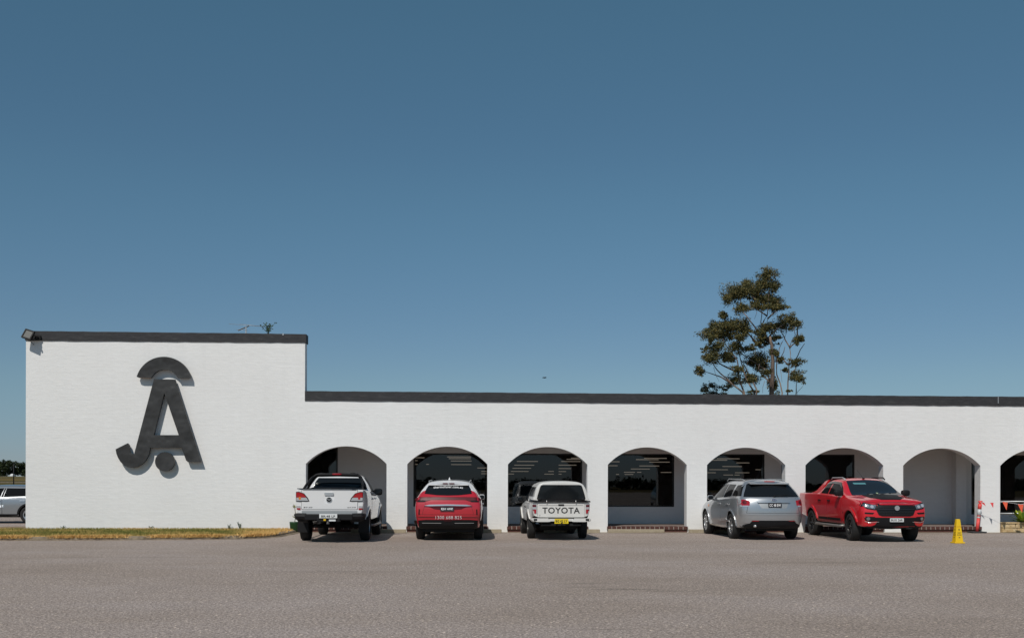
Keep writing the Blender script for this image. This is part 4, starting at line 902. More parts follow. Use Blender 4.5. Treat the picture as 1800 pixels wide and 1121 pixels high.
# ---- 2 red wrapped wagon with white roof
def red_wagon():
    v = empty('parked_wagon', (-.60, -3.95, 0), R(-1.2), label='red wagon with white roof and a phone number across its rear bumper', cat='wagon')
    tail = [-.80, -.86, -.92, -.985, -.99, -.94, -.90, -.74, -.50, -.44, -.42]; t2 = [p+.09 for p in tail]
    st = [(tail, .34, .74, .87, .79, 1.16, .52, 1.53, 1.585), (t2, .30, .82, .915, .855, 1.18, .56, 1.55, 1.615), (-.35, .28, .86, .93, .875, 1.16, .57, 1.575, 1.635), (.3, .25, .88, .93, .885, 1.14, .60, 1.60, 1.665), (1.1, .23, .88, .925, .885, 1.10, .61, 1.61, 1.68), (1.7, .23, .88, .925, .885, 1.06, .58, 1.56, 1.64),
          (2.1, .23, .88, .925, .88, 1.03, .58, 1.36, 1.45), (2.65, .24, .88, .92, .86, 1.0, .62, 1.05, 1.09), (3.1, .25, .86, .90, .83, .93, .58, .98, 1.01), (3.45, .27, .80, .85, .76, .83, .5, .87, .89), (3.58, .30, .70, .76, .66, .72, .45, .75, .76)]
    b, t = loft('body', st, M['red_wrap'], v, wheels=[(0, .355, .42), (2.75, .355, .42)], bulge=(.08, .15), endcrease=(.35, .3))
    me = b.data; me.materials.append(M['white_paint'])
    for p in me.polygons:
        c = p.center
        if p.material_index == 0 and (c.y > 1.05 or (c.z > 1.29 and (c.y > -.74 or c.z > 1.50)) or (c.z > 1.16 and c.y > -.60 and abs(c.x) > .6)): p.material_index = 2
    for p in me.polygons:
        c = p.center
        if c.z > 1.36 and p.material_index == 0 and abs(c.x) > .45: p.material_index = 2
    rw = patch('rear_window', [(-.64, 1.275), (-.3, 1.238), (0, 1.23), (.3, 1.238), (.64, 1.275), (.61, 1.40), (.55, 1.50), (.48, 1.535), (0, 1.555), (-.48, 1.535), (-.55, 1.50), (-.61, 1.40)], 'rear', t, M['glass'], v, off=.006)
    lettering('lettering', 'thermofuser.com.au', 'rear', (-.01, 1.465), .80, .062, t, M['decal_white'], rw, off=.012, bold=.015, arcz=.02)
    # spoiler lip
    bm = bmesh.new(); add_box(bm, -.54, .54, -.66, -.30, 1.565, 1.60, bev=.014)
    for q in bm.verts: q.co.z += -.10*(abs(q.co.x)/.6)**3+(.02 if q.co.y > -.5 else 0)
    sp = bm_obj('spoiler', bm, M['white_paint'], v, smooth=False)
    for s in (-1, 1): box('brake_lamp', (.09*s-.07, .09*s+.07, -.672, -.64, 1.535, 1.566), M['darkred'], v)
    mesh_obj('aerial_fin', [(-.03, -.10, 1.65), (.03, -.10, 1.65), (.03, .12, 1.66), (-.03, .12, 1.66), (0, -.08, 1.735)], [(0, 1, 4), (1, 2, 4), (2, 3, 4), (3, 0, 4)], M['white_paint'], v)
    lb = [(-.90, 1.10), (-.80, 1.155), (-.5, 1.16), (.5, 1.16), (.80, 1.155), (.90, 1.10), (.88, 1.03), (.62, 1.035), (.46, 1.085), (-.46, 1.085), (-.62, 1.035), (-.88, 1.03)]
    lb_ = patch('light_bar', [(a, b2+.03) for a, b2 in lb], 'rear', t, M['darkred'], v, off=.010, thick=.02)
    for s in (-1, 1): patch('lens', [(a*s, b2) for a, b2 in [(.62, 1.06), (.84, 1.055), (.85, 1.10), (.60, 1.095)]], 'rear', t, M['black'], lb_, off=.014)
    patch('chrome_strip', [(-.64, .955), (-.5, .985), (0, .995), (.5, .985), (.64, .955), (.5, .945), (0, .955), (-.5, .945)], 'rear', t, M['chrome'], v, off=.035, thick=.04)
    patch('plate_recess', [(-.52, .928), (.52, .928), (.36, .86), (.2, .845), (-.2, .845), (-.36, .86)], 'rear', t, M['darkred'], v, off=.004)
    plate(v, t, 'rear', (-.02, .865), .37, .115, M['bplate'], 'EJU 60Z', M['decal_white'], off=.025)
    patch('tailgate_seam', [(-.80, .72), (.80, .72), (.80, .712), (-.80, .712)], 'rear', t, M['gap'], v, off=.003)
    for s in (-1, 1): patch('tailgate_seam', [(a*s, b2) for a, b2 in [(.60, 1.03), (.606, 1.03), (.70, .72), (.694, .72)]], 'rear', t, M['gap'], v, off=.003)
    patch('bumper_edge', [(-.86, .70), (.86, .70), (.86, .66), (-.86, .66)], 'rear', t, M['red_wrap'], v, off=.03, thick=.04)
    lettering('lettering', '1300 688 825', 'rear', (.02, .64), .70, .082, t, M['decal_white'], v, off=.034, bold=-.012)
    patch('lower_bumper', [(-.93, .545), (-.6, .575), (.6, .575), (.93, .545), (.93, .25), (-.93, .25)], 'rear', t, M['black'], v, off=.02, thick=.04)
    for s in (-1, 1):
        patch('bumper_trim', [(a*s, b2) for a, b2 in rrect(.18, .70, .478, .492, .005)], 'rear', t, M['galv'], v, off=.03); patch('vent', [(a*s, b2) for a, b2 in [(.76, .86), (.79, .86), (.80, .70), (.765, .71)]], 'rear', t, M['black'], v, off=.008)
    patch('reflector', rrect(-.10, .10, .53, .538, .003), 'rear', t, M['darkred'], v, off=.03)
    bm = bmesh.new(); add_tube(bm, [(-.25, -.75, .37), (.25, -.75, .37)], .03, 8); bm_obj('muffler', bm, M['steel_rim'], v, smooth=True)
    def sides(s, sd):
        patch('side_window', [(-.40, 1.25), (.05, 1.22), (.05, 1.48), (-.15, 1.47)], sd, t, M['side_glass'], v); patch('side_window', [(.12, 1.22), (.85, 1.18), (.85, 1.53), (.12, 1.50)], sd, t, M['side_glass'], v); patch('side_window', [(.93, 1.18), (2.12, 1.10), (1.72, 1.42), (1.4, 1.52), (.93, 1.54)], sd, t, M['side_glass'], v)
        for (a, c, mm) in ((.10, 1.0, 'red_wrap'), (1.04, 2.1, 'white_paint')):
            patch('door_seal', dpoly(a-.007, c+.007, .413, 1.067, .06, ((0, .355, .46), (2.75, .355, .46))), sd, t, M['gap'], v, off=.001, thick=.004); d = patch('door', dpoly(a, c, .42, 1.06, .06, ((0, .355, .46), (2.75, .355, .46))), sd, t, M[mm], v, off=.004, thick=.008); patch('handle', rrect(a+.06, a+.25, .96, .99, .014), sd, t, M['chrome'], d, off=.03)
        for y in (0, 2.75): patch('wheel_arch_trim', arch_ring(y, .422, .05, .355, 16, 2), sd, t, M['black'], v, off=.012)
        tube('roof_rail', [(s*.55, -.25, 1.585), (s*.565, -.1, 1.62), (s*.575, 1.3, 1.65), (s*.56, 1.5, 1.60)], .012, M['galv'], v, n=6)
        side_mirror(v, s, 1.95, 1.15, .80, M['white_paint'], (.085, .06, .075)); patch('headlamp', [(a*s, b_) for a, b_ in [(.40, .78), (.72, .78), (.72, .66), (.45, .66)]], 'front', t, M['head'], v)
    both(sides)
    patch('windscreen', [(-.56, 1.10), (.56, 1.10), (.50, 1.56), (-.50, 1.56)], 'front', t, M['windscreen'], v); patch('grille', rrect(-.4, .4, .40, .62, .05), 'front', t, M['black'], v, off=.01)
    four(v, 2.75, 1.60, .355, .235, M['rim'], .235, 5, 1)
    box('underbody', (-.70, .70, -.75, 3.2, .235, .36), M['under'], v)
    return v
red_wagon()

# ---- 3 old white utility with canopy
def ute_canopy():
    v = empty('parked_utility', (2.44, -3.50, 0), R(1.0), label='older white utility with white canopy, black lettering across the tailgate and yellow plate', cat='utility')
    y0 = -1.20
    st = [(y0, .62, .72, .785, .785, 1.02, .70, 1.045, 1.05), (y0+.05, .60, .75, .80, .795, 1.03, .71, 1.05, 1.055), (-.6, .52, .79, .825, .81, 1.02, .7, 1.05, 1.055), (.2, .46, .80, .83, .815, 1.01, .7, 1.04, 1.05), (.50, .44, .80, .83, .815, 1.0, .7, 1.03, 1.04),
          (.54, .44, .80, .83, .81, 1.0, .62, 1.30, 1.31), (.62, .42, .80, .83, .81, 1.0, .57, 1.52, 1.56), (1.1, .42, .80, .83, .81, .99, .58, 1.56, 1.61), (1.62, .42, .80, .83, .81, .98, .55, 1.52, 1.57), (1.95, .42, .80, .83, .80, .97, .57, 1.28, 1.33), (2.3, .42, .80, .83, .80, .96, .60, 1.0, 1.04),
          (2.9, .42, .80, .83, .79, .92, .55, .965, .99), (3.4, .42, .78, .82, .77, .87, .52, .90, .92), (3.58, .44, .72, .78, .72, .80, .5, .83, .84)]
    b, t = loft('body', st, M['old_white_paint'], v, wheels=[(0, .35, .41), (2.85, .35, .41)], bulge=(.01, .08), endcrease=(.8, .5), scre=((4, .8, 5, 10), (5, .5, 5, 10)))
    # canopy: its own lofted shell
    cst = [(y0-.03, 1.065, .755, .765, .75, 1.16, .59, 1.555, 1.60), (y0+.03, 1.06, .765, .775, .76, 1.16, .605, 1.575, 1.625), (-.7, 1.06, .775, .785, .77, 1.16, .61, 1.585, 1.64), (0, 1.06, .775, .785, .77, 1.16, .61, 1.585, 1.64), (.42, 1.06, .775, .785, .77, 1.16, .605, 1.57, 1.625), (.49, 1.065, .76, .77, .75, 1.16, .59, 1.54, 1.59)]
    cp, ct = loft('canopy', cst, M['old_white_paint'], v, bulge=(.02, .01), endcrease=(.7, .7), crease=((8, .1), (2, .3)))
    hw = [(-.64, 1.14), (.64, 1.14), (.61, 1.29), (.545, 1.45), (.52, 1.495), (.47, 1.51), (-.47, 1.51), (-.52, 1.495), (-.545, 1.45), (-.61, 1.29)]
    hf = patch('rear_hatch', [(a*1.06, b2+(.012 if b2 > 1.3 else -.05)) for a, b2 in hw], 'rear', ct, M['black'], cp, off=.008, thick=.02); patch('glass', hw, 'rear', ct, M['glass'], cp, off=.014)
    tube('hatch_seal', [(-.79, y0-.04, 1.068), (.79, y0-.04, 1.068)], .022, M['black'], v)
    for s in (-1, 1): superbox('hatch_hinge', (s*.60, y0-.06, 1.13), (.05, .02, .03), M['black'], v); tube('hatch_latch', [(s*.40, y0-.05, 1.10), (s*.40, y0-.05, 1.02)], .012, M['chrome'], v, n=6)
    patch('tailgate_gap', rrect(-.655, .655, .633, 1.017, .02), 'rear', t, M['gap'], v, off=.004); tg = patch('tailgate', rrect(-.648, .648, .64, 1.01, .02), 'rear', t, M['old_white_paint'], v, off=.010, thick=.02, grid=.15)
    patch('tailgate_fold', rrect(-.60, .60, .958, .966, .003), 'rear', t, M['gap'], tg, off=.0125)
    patch('tailgate_handle', rrect(-.08, .08, .955, .995, .012), 'rear', t, M['black'], tg, off=.025, thick=.02, flat=True)
    lettering('lettering', 'TOYOTA', 'rear', (-.0, .825), 1.03, .165, t, M['decal_black'], tg, off=.014, bold=.018)
    for s in (-1, 1):
        l_ = patch('tail_lamp', [(a*s, b2) for a, b2 in rrect(.675, .788, .735, .985, .012)], 'rear', t, M['chrome'], v, off=.012); patch('red_lens', [(a*s, b2) for a, b2 in rrect(.682, .782, .742, .85, .008)], 'rear', t, M['redlamp'], l_, off=.018, thick=.008)
        patch('clear_lens', [(a*s, b2) for a, b2 in rrect(.682, .782, .856, .915, .008)], 'rear', t, M['clear'], l_, off=.018, thick=.008); patch('amber_lens', [(a*s, b2) for a, b2 in rrect(.682, .782, .92, .978, .008)], 'rear', t, M['amber'] if s > 3 else M['darkred'], l_, off=.018, thick=.008)
    bm = bmesh.new()
    for s in (-1, 1):
        q = [(.30, .52), (.38, .515), (.66, .515), (.76, .55), (.76, .615), (.36, .615)]; vs = [bm.verts.new((a*s, y0-.10, z)) for a, z in q]; f = bm.faces.new(vs); r = bmesh.ops.extrude_face_region(bm, geom=[f]); bmesh.ops.translate(bm, vec=(0, .13, 0), verts=[g for g in r['geom'] if isinstance(g, bmesh.types.BMVert)])
        add_tube(bm, [(s*.74, y0-.08, .565), (s*.765, y0-.03, .565), (s*.785, y0+.2, .565)], [.05, .05, .045], 8)
    add_box(bm, -.33, .33, y0-.06, y0, .53, .60); bm_obj('rear_bumper', bm, M['old_white_paint'], v)
    for s in (-1, 1): box('bumper_cap', (s*.71-.045, s*.71+.045, y0-.108, y0-.101, .55, .60), M['black'], v)
    box('number_plate', (-.19, .19, y0-.125, y0-.115, .47, .60), M['yplate'], v); g, fs = text_geo('BG 42 LY', .03); mesh_obj('lettering', [(a*.32, y0-.1265, .535+b_*.07) for a, b_ in g], fs, M['decal_black'], v)
    bm = bmesh.new(); add_box(bm, -.10, .10, y0-.2, y0-.02, .42, .45, bev=.005); add_tube(bm, [(0, y0-.2, .44), (0, y0-.2, .50)], .022, 8); add_box(bm, -.55, .55, y0-.02, y0+.05, .40, .46, bev=.01); bm_obj('tow_bar', bm, M['under'], v)
    def sides(s, sd):
        patch('canopy_window', [(y0+.12, 1.20), (.32, 1.20), (.30, 1.46), (y0+.2, 1.46)], sd, ct, M['side_glass'], cp, off=.005); patch('door_window', [(.68, 1.06), (1.05, 1.06), (1.05, 1.46), (.72, 1.46)], sd, t, M['side_glass'], v); patch('door_window', [(1.10, 1.06), (2.02, 1.02), (1.70, 1.36), (1.55, 1.45), (1.10, 1.46)], sd, t, M['side_glass'], v)
        for (a, c) in ((.60, 1.06), (1.09, 2.1)):
            patch('door_seal', dpoly(a-.007, c+.007, .473, .977, .05, ((0, .35, .44), (2.85, .35, .44))), sd, t, M['gap'], v, off=.001, thick=.004); d = patch('door', dpoly(a, c, .48, .97, .05, ((0, .35, .44), (2.85, .35, .44))), sd, t, M['old_white_paint'], v, off=.004, thick=.008); patch('handle', rrect(a+.06, a+.2, .86, .89, .012), sd, t, M['black'], d, off=.025)
        for y in (0, 2.85): patch('wheel_arch_flare', arch_ring(y, .412, .07, .35, 16, 18), sd, t, M['old_white_paint'], v, off=.03, thick=.04)
        side_mirror(v, s, 1.95, 1.08, .84, M['black'], (.08, .05, .07)); patch('headlamp', [(a*s, b_) for a, b_ in rrect(.44, .70, .62, .76, .02)], 'front', t, M['head'], v)
        tube('gutter_rail', [(s*.80, y0, 1.062), (s*.81, .45, 1.062)], .014, M['black'], v, n=6)
    both(sides)
    patch('windscreen', [(-.54, 1.08), (.54, 1.08), (.48, 1.50), (-.48, 1.50)], 'front', t, M['windscreen'], v); patch('grille', rrect(-.40, .40, .60, .74, .03), 'front', t, M['black'], v, off=.01)
    four(v, 2.85, 1.46, .35, .22, M['steel_rim'], .19, 8)
    bm = bmesh.new(); add_tube(bm, [(-.6, 0, .35), (.6, 0, .35)], .045, 8); add_tube(bm, [(-.12, 0, .35), (0, 0, .35), (.12, 0, .35)], [.09, .15, .09], 10); add_tube(bm, [(0, 0, .40), (0, 2.6, .40)], .04, 6); add_box(bm, -.5, .5, -.9, 2.9, .42, .52); add_tube(bm, [(-.5, -.35, .36), (.5, -.35, .36)], .12, 10); bm_obj('axle', bm, M['under'], v)
    return v
ute_canopy()

# ---- 4 silver wagon
def silver_wagon():
    v = empty('parked_wagon', (8.31, -3.66, 0), R(1.6), label='silver five door wagon parked nose in at the fifth arch, beside the red utility', cat='wagon')
    tail = [-.84, -.88, -.93, -.98, -.97, -.91, -.87, -.70, -.48, -.44, -.42]; t2 = [p+.16 for p in tail]
    st = [(tail, .33, .68, .78, .75, 1.15, .52, 1.575, 1.655), (t2, .30, .85, .93, .89, 1.16, .60, 1.61, 1.68), (-.3, .27, .89, .95, .92, 1.15, .62, 1.63, 1.70), (.3, .25, .90, .955, .925, 1.13, .63, 1.64, 1.715), (1.1, .24, .90, .95, .925, 1.09, .64, 1.64, 1.725), (1.75, .24, .90, .95, .92, 1.06, .61, 1.59, 1.68),
          (2.2, .24, .90, .95, .91, 1.04, .61, 1.38, 1.47), (2.8, .25, .90, .945, .89, 1.01, .65, 1.06, 1.10), (3.3, .26, .88, .93, .86, .95, .60, .99, 1.02), (3.65, .28, .82, .88, .79, .86, .52, .89, .91), (3.80, .31, .72, .78, .68, .74, .46, .76, .77)]
    b, t = loft('body', st, M['silver_paint'], v, wheels=[(0, .365, .43), (2.84, .365, .43)], bulge=(.13, .15), endcrease=(.12, .3))
    rw = patch('rear_window', [(-.78, 1.20), (.78, 1.20), (.74, 1.30), (.60, 1.545), (.54, 1.575), (-.54, 1.575), (-.60, 1.545), (-.74, 1.30)], 'rear', t, M['glass'], v, off=.006)
    tube('wiper', [(.05, -1.01, 1.23), (.40, -.99, 1.25)], .008, M['black'], v, n=5); tube('wiper', [(.0, -1.0, 1.215), (.07, -1.01, 1.235)], .016, M['black'], v, n=5)
    bm = bmesh.new(); add_box(bm, -.55, .55, -.70, -.40, 1.60, 1.64, bev=.015)
    for q in bm.verts: q.co.z += -.08*(abs(q.co.x)/.6)**3+(.03 if q.co.y > -.5 else 0)
    bm_obj('spoiler', bm, M['silver_paint'], v); superbox('brake_lamp', (-.02, -.70, 1.625), (.16, .02, .016), M['redlamp'], v)
    for s in (-1, 1):
        lp = [(.90, 1.12), (.80, 1.13), (.645, 1.10), (.66, .98), (.70, .93), (.91, .94)]; l_ = patch('tail_lamp', [(a*s, b2) for a, b2 in lp], 'rear', t, M['redlamp'], v, off=.008, thick=.02)
        patch('clear_lens', [(a*s, b2) for a, b2 in [(.68, .965), (.93, .965), (.93, .935), (.70, .93)]], 'rear', t, M['clear'], l_, off=.014); patch('inner_lens', [(a*s, b2) for a, b2 in circ(.78, 1.05, .05)], 'rear', t, M['darkred'], l_, off=.013)
    patch('plate_recess', [(-.43, 1.04), (.43, 1.04), (.36, .90), (.32, .885), (-.32, .885), (-.36, .90)], 'rear', t, M['galv'], v, off=.003, thick=.01)
    patch('handle_strip', [(-.46, 1.065), (.46, 1.065), (.44, 1.045), (-.44, 1.045)], 'rear', t, M['silver_paint'], v, off=.04, thick=.04)
    plate(v, t, 'rear', (0.02, .975), .37, .125, M['bplate'], 'CC 48 EW', M['decal_white'], off=.02)
    bdg = patch('badge', circ(.0, 1.125, .075, 24, .03), 'rear', t, M['chrome'], v, off=.02, thick=.03, flat=True); yb = bdg.data.vertices[0].co.y-.001
    mesh_obj('emblem', [(x, yb, z) for x, z in circ(0, 1.125, .066, 24, .024)], [tuple(range(24))], mat('badge_blue', (.02, .05, .15), .3), bdg); g, fs = text_geo('Ford', .0, .3); mesh_obj('lettering', [(a*.085, yb-.001, 1.125+b_*.026) for a, b_ in g], fs, M['decal_white'], bdg)
    patch('tailgate_seam', [(-.74, .76), (.74, .76), (.74, .752), (-.74, .752)], 'rear', t, M['gap'], v, off=.003)
    for s in (-1, 1): patch('tailgate_seam', [(a*s, b2) for a, b2 in [(.652, 1.17), (.66, 1.17), (.745, .76), (.737, .76)]], 'rear', t, M['gap'], v, off=.003)
    patch('bumper_ledge', [(-.88, .735), (.88, .735), (.88, .70), (-.88, .70)], 'rear', t, M['silver_paint'], v, off=.04, thick=.06)
    patch('bumper', [(-.92, .70), (.92, .70), (.90, .48), (.66, .47), (.60, .555), (-.60, .555), (-.66, .47), (-.90, .48)], 'rear', t, M['silver_paint'], v, off=.03, thick=.05)
    patch('lower_bumper', [(-.86, .40), (-.64, .48), (-.58, .55), (.58, .55), (.64, .48), (.86, .40), (.80, .32), (-.80, .32)], 'rear', t, M['black'], v, off=.02, thick=.05)
    for s in (-1, 1): patch('reflector', [(a*s, b2) for a, b2 in rrect(.42, .60, .532, .55, .006)], 'rear', t, M['redlamp'], v, off=.026)
    tube('exhaust_tip', [(-.52, -1.07, .40), (-.52, -.8, .40)], .035, M['chrome'], v)
    def sides(s, sd):
        patch('side_window', [(-.70, 1.22), (.0, 1.22), (.0, 1.52), (-.42, 1.54)], sd, t, M['side_glass'], v, off=.004); patch('side_window', [(.10, 1.21), (.88, 1.17), (.88, 1.55), (.18, 1.54)], sd, t, M['side_glass'], v); patch('side_window', [(.95, 1.17), (2.2, 1.12), (1.85, 1.40), (1.55, 1.53), (.95, 1.555)], sd, t, M['side_glass'], v)
        for (a, c) in ((.12, 1.0), (1.03, 2.12)):
            patch('door_seal', dpoly(a-.007, c+.007, .353, 1.087, .06, ((0, .365, .46), (2.84, .365, .46))), sd, t, M['gap'], v, off=.001, thick=.004); d = patch('door', dpoly(a, c, .36, 1.08, .06, ((0, .365, .46), (2.84, .365, .46))), sd, t, M['silver_paint'], v, off=.004, thick=.008); patch('handle', rrect(a+.05, a+.26, .96, 1.0, .018), sd, t, M['chrome'], d, off=.035)
            patch('side_moulding', rrect(a+.02, c-.02, .48, .53, .01), sd, t, M['silver_paint'], d, off=.022)
        for y in (0, 2.84): patch('wheel_arch_flare', arch_ring(y, .432, .045, .365, 16, 2), sd, t, M['silver_paint'], v, off=.012, thick=.02)
        patch('side_indicator', rrect(2.42, 2.52, .86, .93, .02), sd, t, M['amber'], v, off=.01)
        tube('roof_rail', [(s*.575, -.2, 1.65), (s*.585, 0, 1.69), (s*.59, 1.4, 1.70), (s*.57, 1.6, 1.64)], .014, M['galv'], v, n=6)
        side_mirror(v, s, 2.1, 1.14, .88, M['silver_paint'], (.09, .07, .07)); patch('headlamp', [(a*s, b_) for a, b_ in [(.42, .80), (.74, .80), (.74, .66), (.48, .66)]], 'front', t, M['head'], v)
        patch('sill', [(.5, .36), (2.35, .36), (2.35, .26), (.5, .26)], sd, t, M['silver_paint'], v, off=.015)
    both(sides)
    tube('aerial', [(-.1, .2, 1.72), (-.06, .05, 1.93)], .005, M['black'], v, n=4)
    patch('windscreen', [(-.60, 1.12), (.60, 1.12), (.54, 1.60), (-.54, 1.60)], 'front', t, M['windscreen'], v); patch('grille', rrect(-.4, .4, .50, .66, .05), 'front', t, M['black'], v, off=.01)
    four(v, 2.84, 1.64, .365, .235, M['rim'], .235, 5, 1)
    box('underbody', (-.70, .70, -.75, 3.2, .25, .38), M['under'], v)
    return v
silver_wagon()

# ---- 5 red dual cab utility facing the camera
def ute_red():
    v = empty('parked_utility', (11.30, -1.60, 0), R(180+1.0), label='bright red dual cab utility facing forward with black bonnet panel and black wheels', cat='utility')
    nose = [3.86, 3.90, 3.93, 3.96, 3.96, 3.93, 3.88, 3.86, 3.84, 3.83, 3.82]; DZ = .10
    st = [(-1.22, .60, .80, .875, .86, 1.26, .7, 1.28, 1.285), (-1.16, .58, .83, .89, .88, 1.27, .72, 1.29, 1.295), (-.6, .52, .88, .925, .905, 1.27, .72, 1.29, 1.295), (.0, .46, .88, .93, .91, 1.27, .72, 1.29, 1.295), (.42, .42, .88, .93, .91, 1.265, .74, 1.285, 1.29),
          (.50, .40, .88, .93, .91, 1.26, .72, 1.38, 1.39), (.82, .40, .88, .93, .91, 1.25, .64, 1.67, 1.71), (1.4, .40, .88, .93, .91, 1.22, .64, 1.70, 1.76), (1.95, .40, .88, .93, .91, 1.20, .61, 1.66, 1.72), (2.3, .40, .88, .93, .905, 1.19, .64, 1.49, 1.56),
          (2.78, .40, .88, .93, .90, 1.17, .70, 1.24, 1.28), (3.2, .40, .88, .935, .89, 1.15, .64, 1.20, 1.24), (3.62, .38, .87, .925, .87, 1.11, .60, 1.15, 1.18), ([p-.07 for p in nose], .36, .83, .89, .84, 1.07, .57, 1.11, 1.13), (nose, .38, .75, .83, .78, 1.01, .52, 1.05, 1.07)]
    b, t = loft('body', st, M['red_paint'], v, wheels=[(0, .385, .46), (3.1, .385, .46)], bulge=(.015, .14), endcrease=(.7, .35), scre=((4, .8, 5, 10), (5, .3, 5, 10)))
    patch('tonneau_cover', rrect(-.76, .76, -1.15, .40, .05), 'top', t, M['black'], v, off=.008)
    # fastback sail panels beside the tray
    for s in (-1, 1):
        bm = bmesh.new(); q = [(-.10, 1.28), (.62, 1.28), (.84, 1.68), (.64, 1.64), (.28, 1.36)]; vs = []
        for yy, zz in q: xo = s*(.88-(zz-1.28)*.50); vs.append(bm.verts.new((xo, yy, zz)))
        f = bm.faces.new(vs); r = bmesh.ops.extrude_face_region(bm, geom=[f]); bmesh.ops.translate(bm, vec=(-s*.07, 0, 0), verts=[g for g in r['geom'] if isinstance(g, bmesh.types.BMVert)]); bmesh.ops.triangulate(bm, faces=bm.faces[:]); bm_obj('sail_panel', bm, M['red_paint'], v)
    ws = patch('windscreen', [(-.72, 1.25), (0, 1.27), (.72, 1.25), (.68, 1.36), (.59, 1.60), (.55, 1.655), (0, 1.685), (-.55, 1.655), (-.59, 1.60), (-.68, 1.36)], 'front', t, M['windscreen'], v, off=.022, thick=.03)
    patch('sun_visor', rrect(.12, .46, 1.555, 1.60, .01), 'front', t, mat('teal_tint', (.10, .26, .28), .3), ws, off=.026, thick=.004); patch('registration_label', rrect(-.02, .04, 1.295, 1.325, .01), 'front', t, M['label'], ws, off=.026, thick=.004)
    for q in ([(.62, 1.275), (.3, 1.285), (.05, 1.285)], [(-.05, 1.285), (-.3, 1.285), (-.55, 1.275)]):
        d3, dd = drape(q, 'front', t, .012); tube('wiper', d3, .008, M['black'], v, n=5)
    bp = patch('bonnet_panel', [(-.50, 2.88), (.50, 2.88), (.47, 3.45), (.26, 3.72), (-.26, 3.72), (-.47, 3.45)], 'top', t, M['black'], v, off=.006, thick=.006)
    for s in (-1, 1): patch('bonnet_seam', [(.70*s, 2.8), (.706*s, 2.8), (.66*s, 3.75), (.654*s, 3.75)], 'top', t, M['gap'], v, off=.002)
    patch('bonnet_edge', [(-.80, 1.075), (-.4, 1.09), (.4, 1.09), (.80, 1.075), (.80, 1.067), (.4, 1.08), (-.4, 1.08), (-.80, 1.067)], 'front', t, M['gap'], v, off=.003)
    gr = patch('grille', [(-.53, 1.045), (.53, 1.045), (.545, .89), (.47, .735), (.38, .705), (-.38, .705), (-.47, .735), (-.545, .89)], 'front', t, M['black'], v, off=.012, thick=.03)
    for z in (.76, .80, .84, .93, .965, 1.0): 
        hw2 = .49 if z > .86 else .46 if z > .78 else .40
        patch('grille_bar', rrect(-hw2, hw2, z, z+.012, .004), 'front', t, M['black_rim'], gr, off=.022)
    patch('grille_divider', rrect(-.50, .50, .88, .91, .01), 'front', t, M['black_rim'], gr, off=.028)
    bd_ = patch('badge', circ(0, .925, .066, 24), 'front', t, M['chrome'], v, off=.045, thick=.03, flat=True); yb = bd_.data.vertices[0].co.y+.0015
    mesh_obj('emblem', [(x, yb, z) for x, z in [(-.03, .90), (-.035, .94), (-.01, .965), (.02, .96), (.03, .94), (.015, .925), (.035, .91), (.01, .89), (-.01, .915)]], [(0, 1, 2, 3, 4, 5, 6, 7, 8)], M['galv'], bd_)
    for s in (-1, 1):
        hl = patch('headlamp', [(a*s, z) for a, z in [(.50, 1.025), (.72, 1.05), (.82, 1.075), (.91, 1.115), (.92, 1.06), (.87, .96), (.76, .90), (.55, .865)]], 'front', t, M['black'], v, off=.010, thick=.03)
        patch('lens', [(a*s, z) for a, z in [(.53, 1.005), (.72, 1.03), (.81, 1.05), (.88, 1.075), (.84, .97), (.74, .925), (.57, .895)]], 'front', t, M['head'], hl, off=.018); patch('lamp_bowl', [(a*s, z) for a, z in circ(.64, .96, .042)], 'front', t, M['clear'], hl, off=.03); patch('lamp_bowl', [(a*s, z) for a, z in circ(.765, .99, .045)], 'front', t, M['clear'], hl, off=.03)
        patch('slot', [(a*s, z) for a, z in [(.58, .80), (.82, .81), (.82, .765), (.62, .755)]], 'front', t, M['black'], v, off=.005)
        fb = patch('fog_lamp_housing', [(a*s, z) for a, z in [(.85, .70), (.58, .69), (.50, .64), (.46, .575), (.70, .55), (.80, .59)]], 'front', t, M['black'], v, off=.006); patch('fog_lamp', [(a*s, z) for a, z in circ(.735, .635, .045)], 'front', t, M['head'], fb, off=.022, thick=.03)
        patch('fog_trim', [(a*s, z) for a, z in [(.82, .56), (.70, .525), (.46, .545), (.46, .555), (.70, .537), (.80, .575)]], 'front', t, M['chrome'], fb, off=.012)
    lb = patch('lower_bumper', [(-.56, .672), (.56, .672), (.50, .55), (.56, .47), (.74, .385), (-.74, .385), (-.56, .47), (-.50, .55)], 'front', t, M['black'], v, off=.008, thick=.03)
    patch('intake_bar', rrect(-.44, .44, .655, .67, .004), 'front', t, M['black_rim'], lb, off=.016)
    plate(v, t, 'front', (0, .605), .37, .10, M['plate'], 'BUX 26R', M['decal_black'], off=.035)
    patch('skid_plate', [(-.5, .40), (.5, .40), (.44, .36), (-.44, .36)], 'front', t, M['under'], v, off=.01)
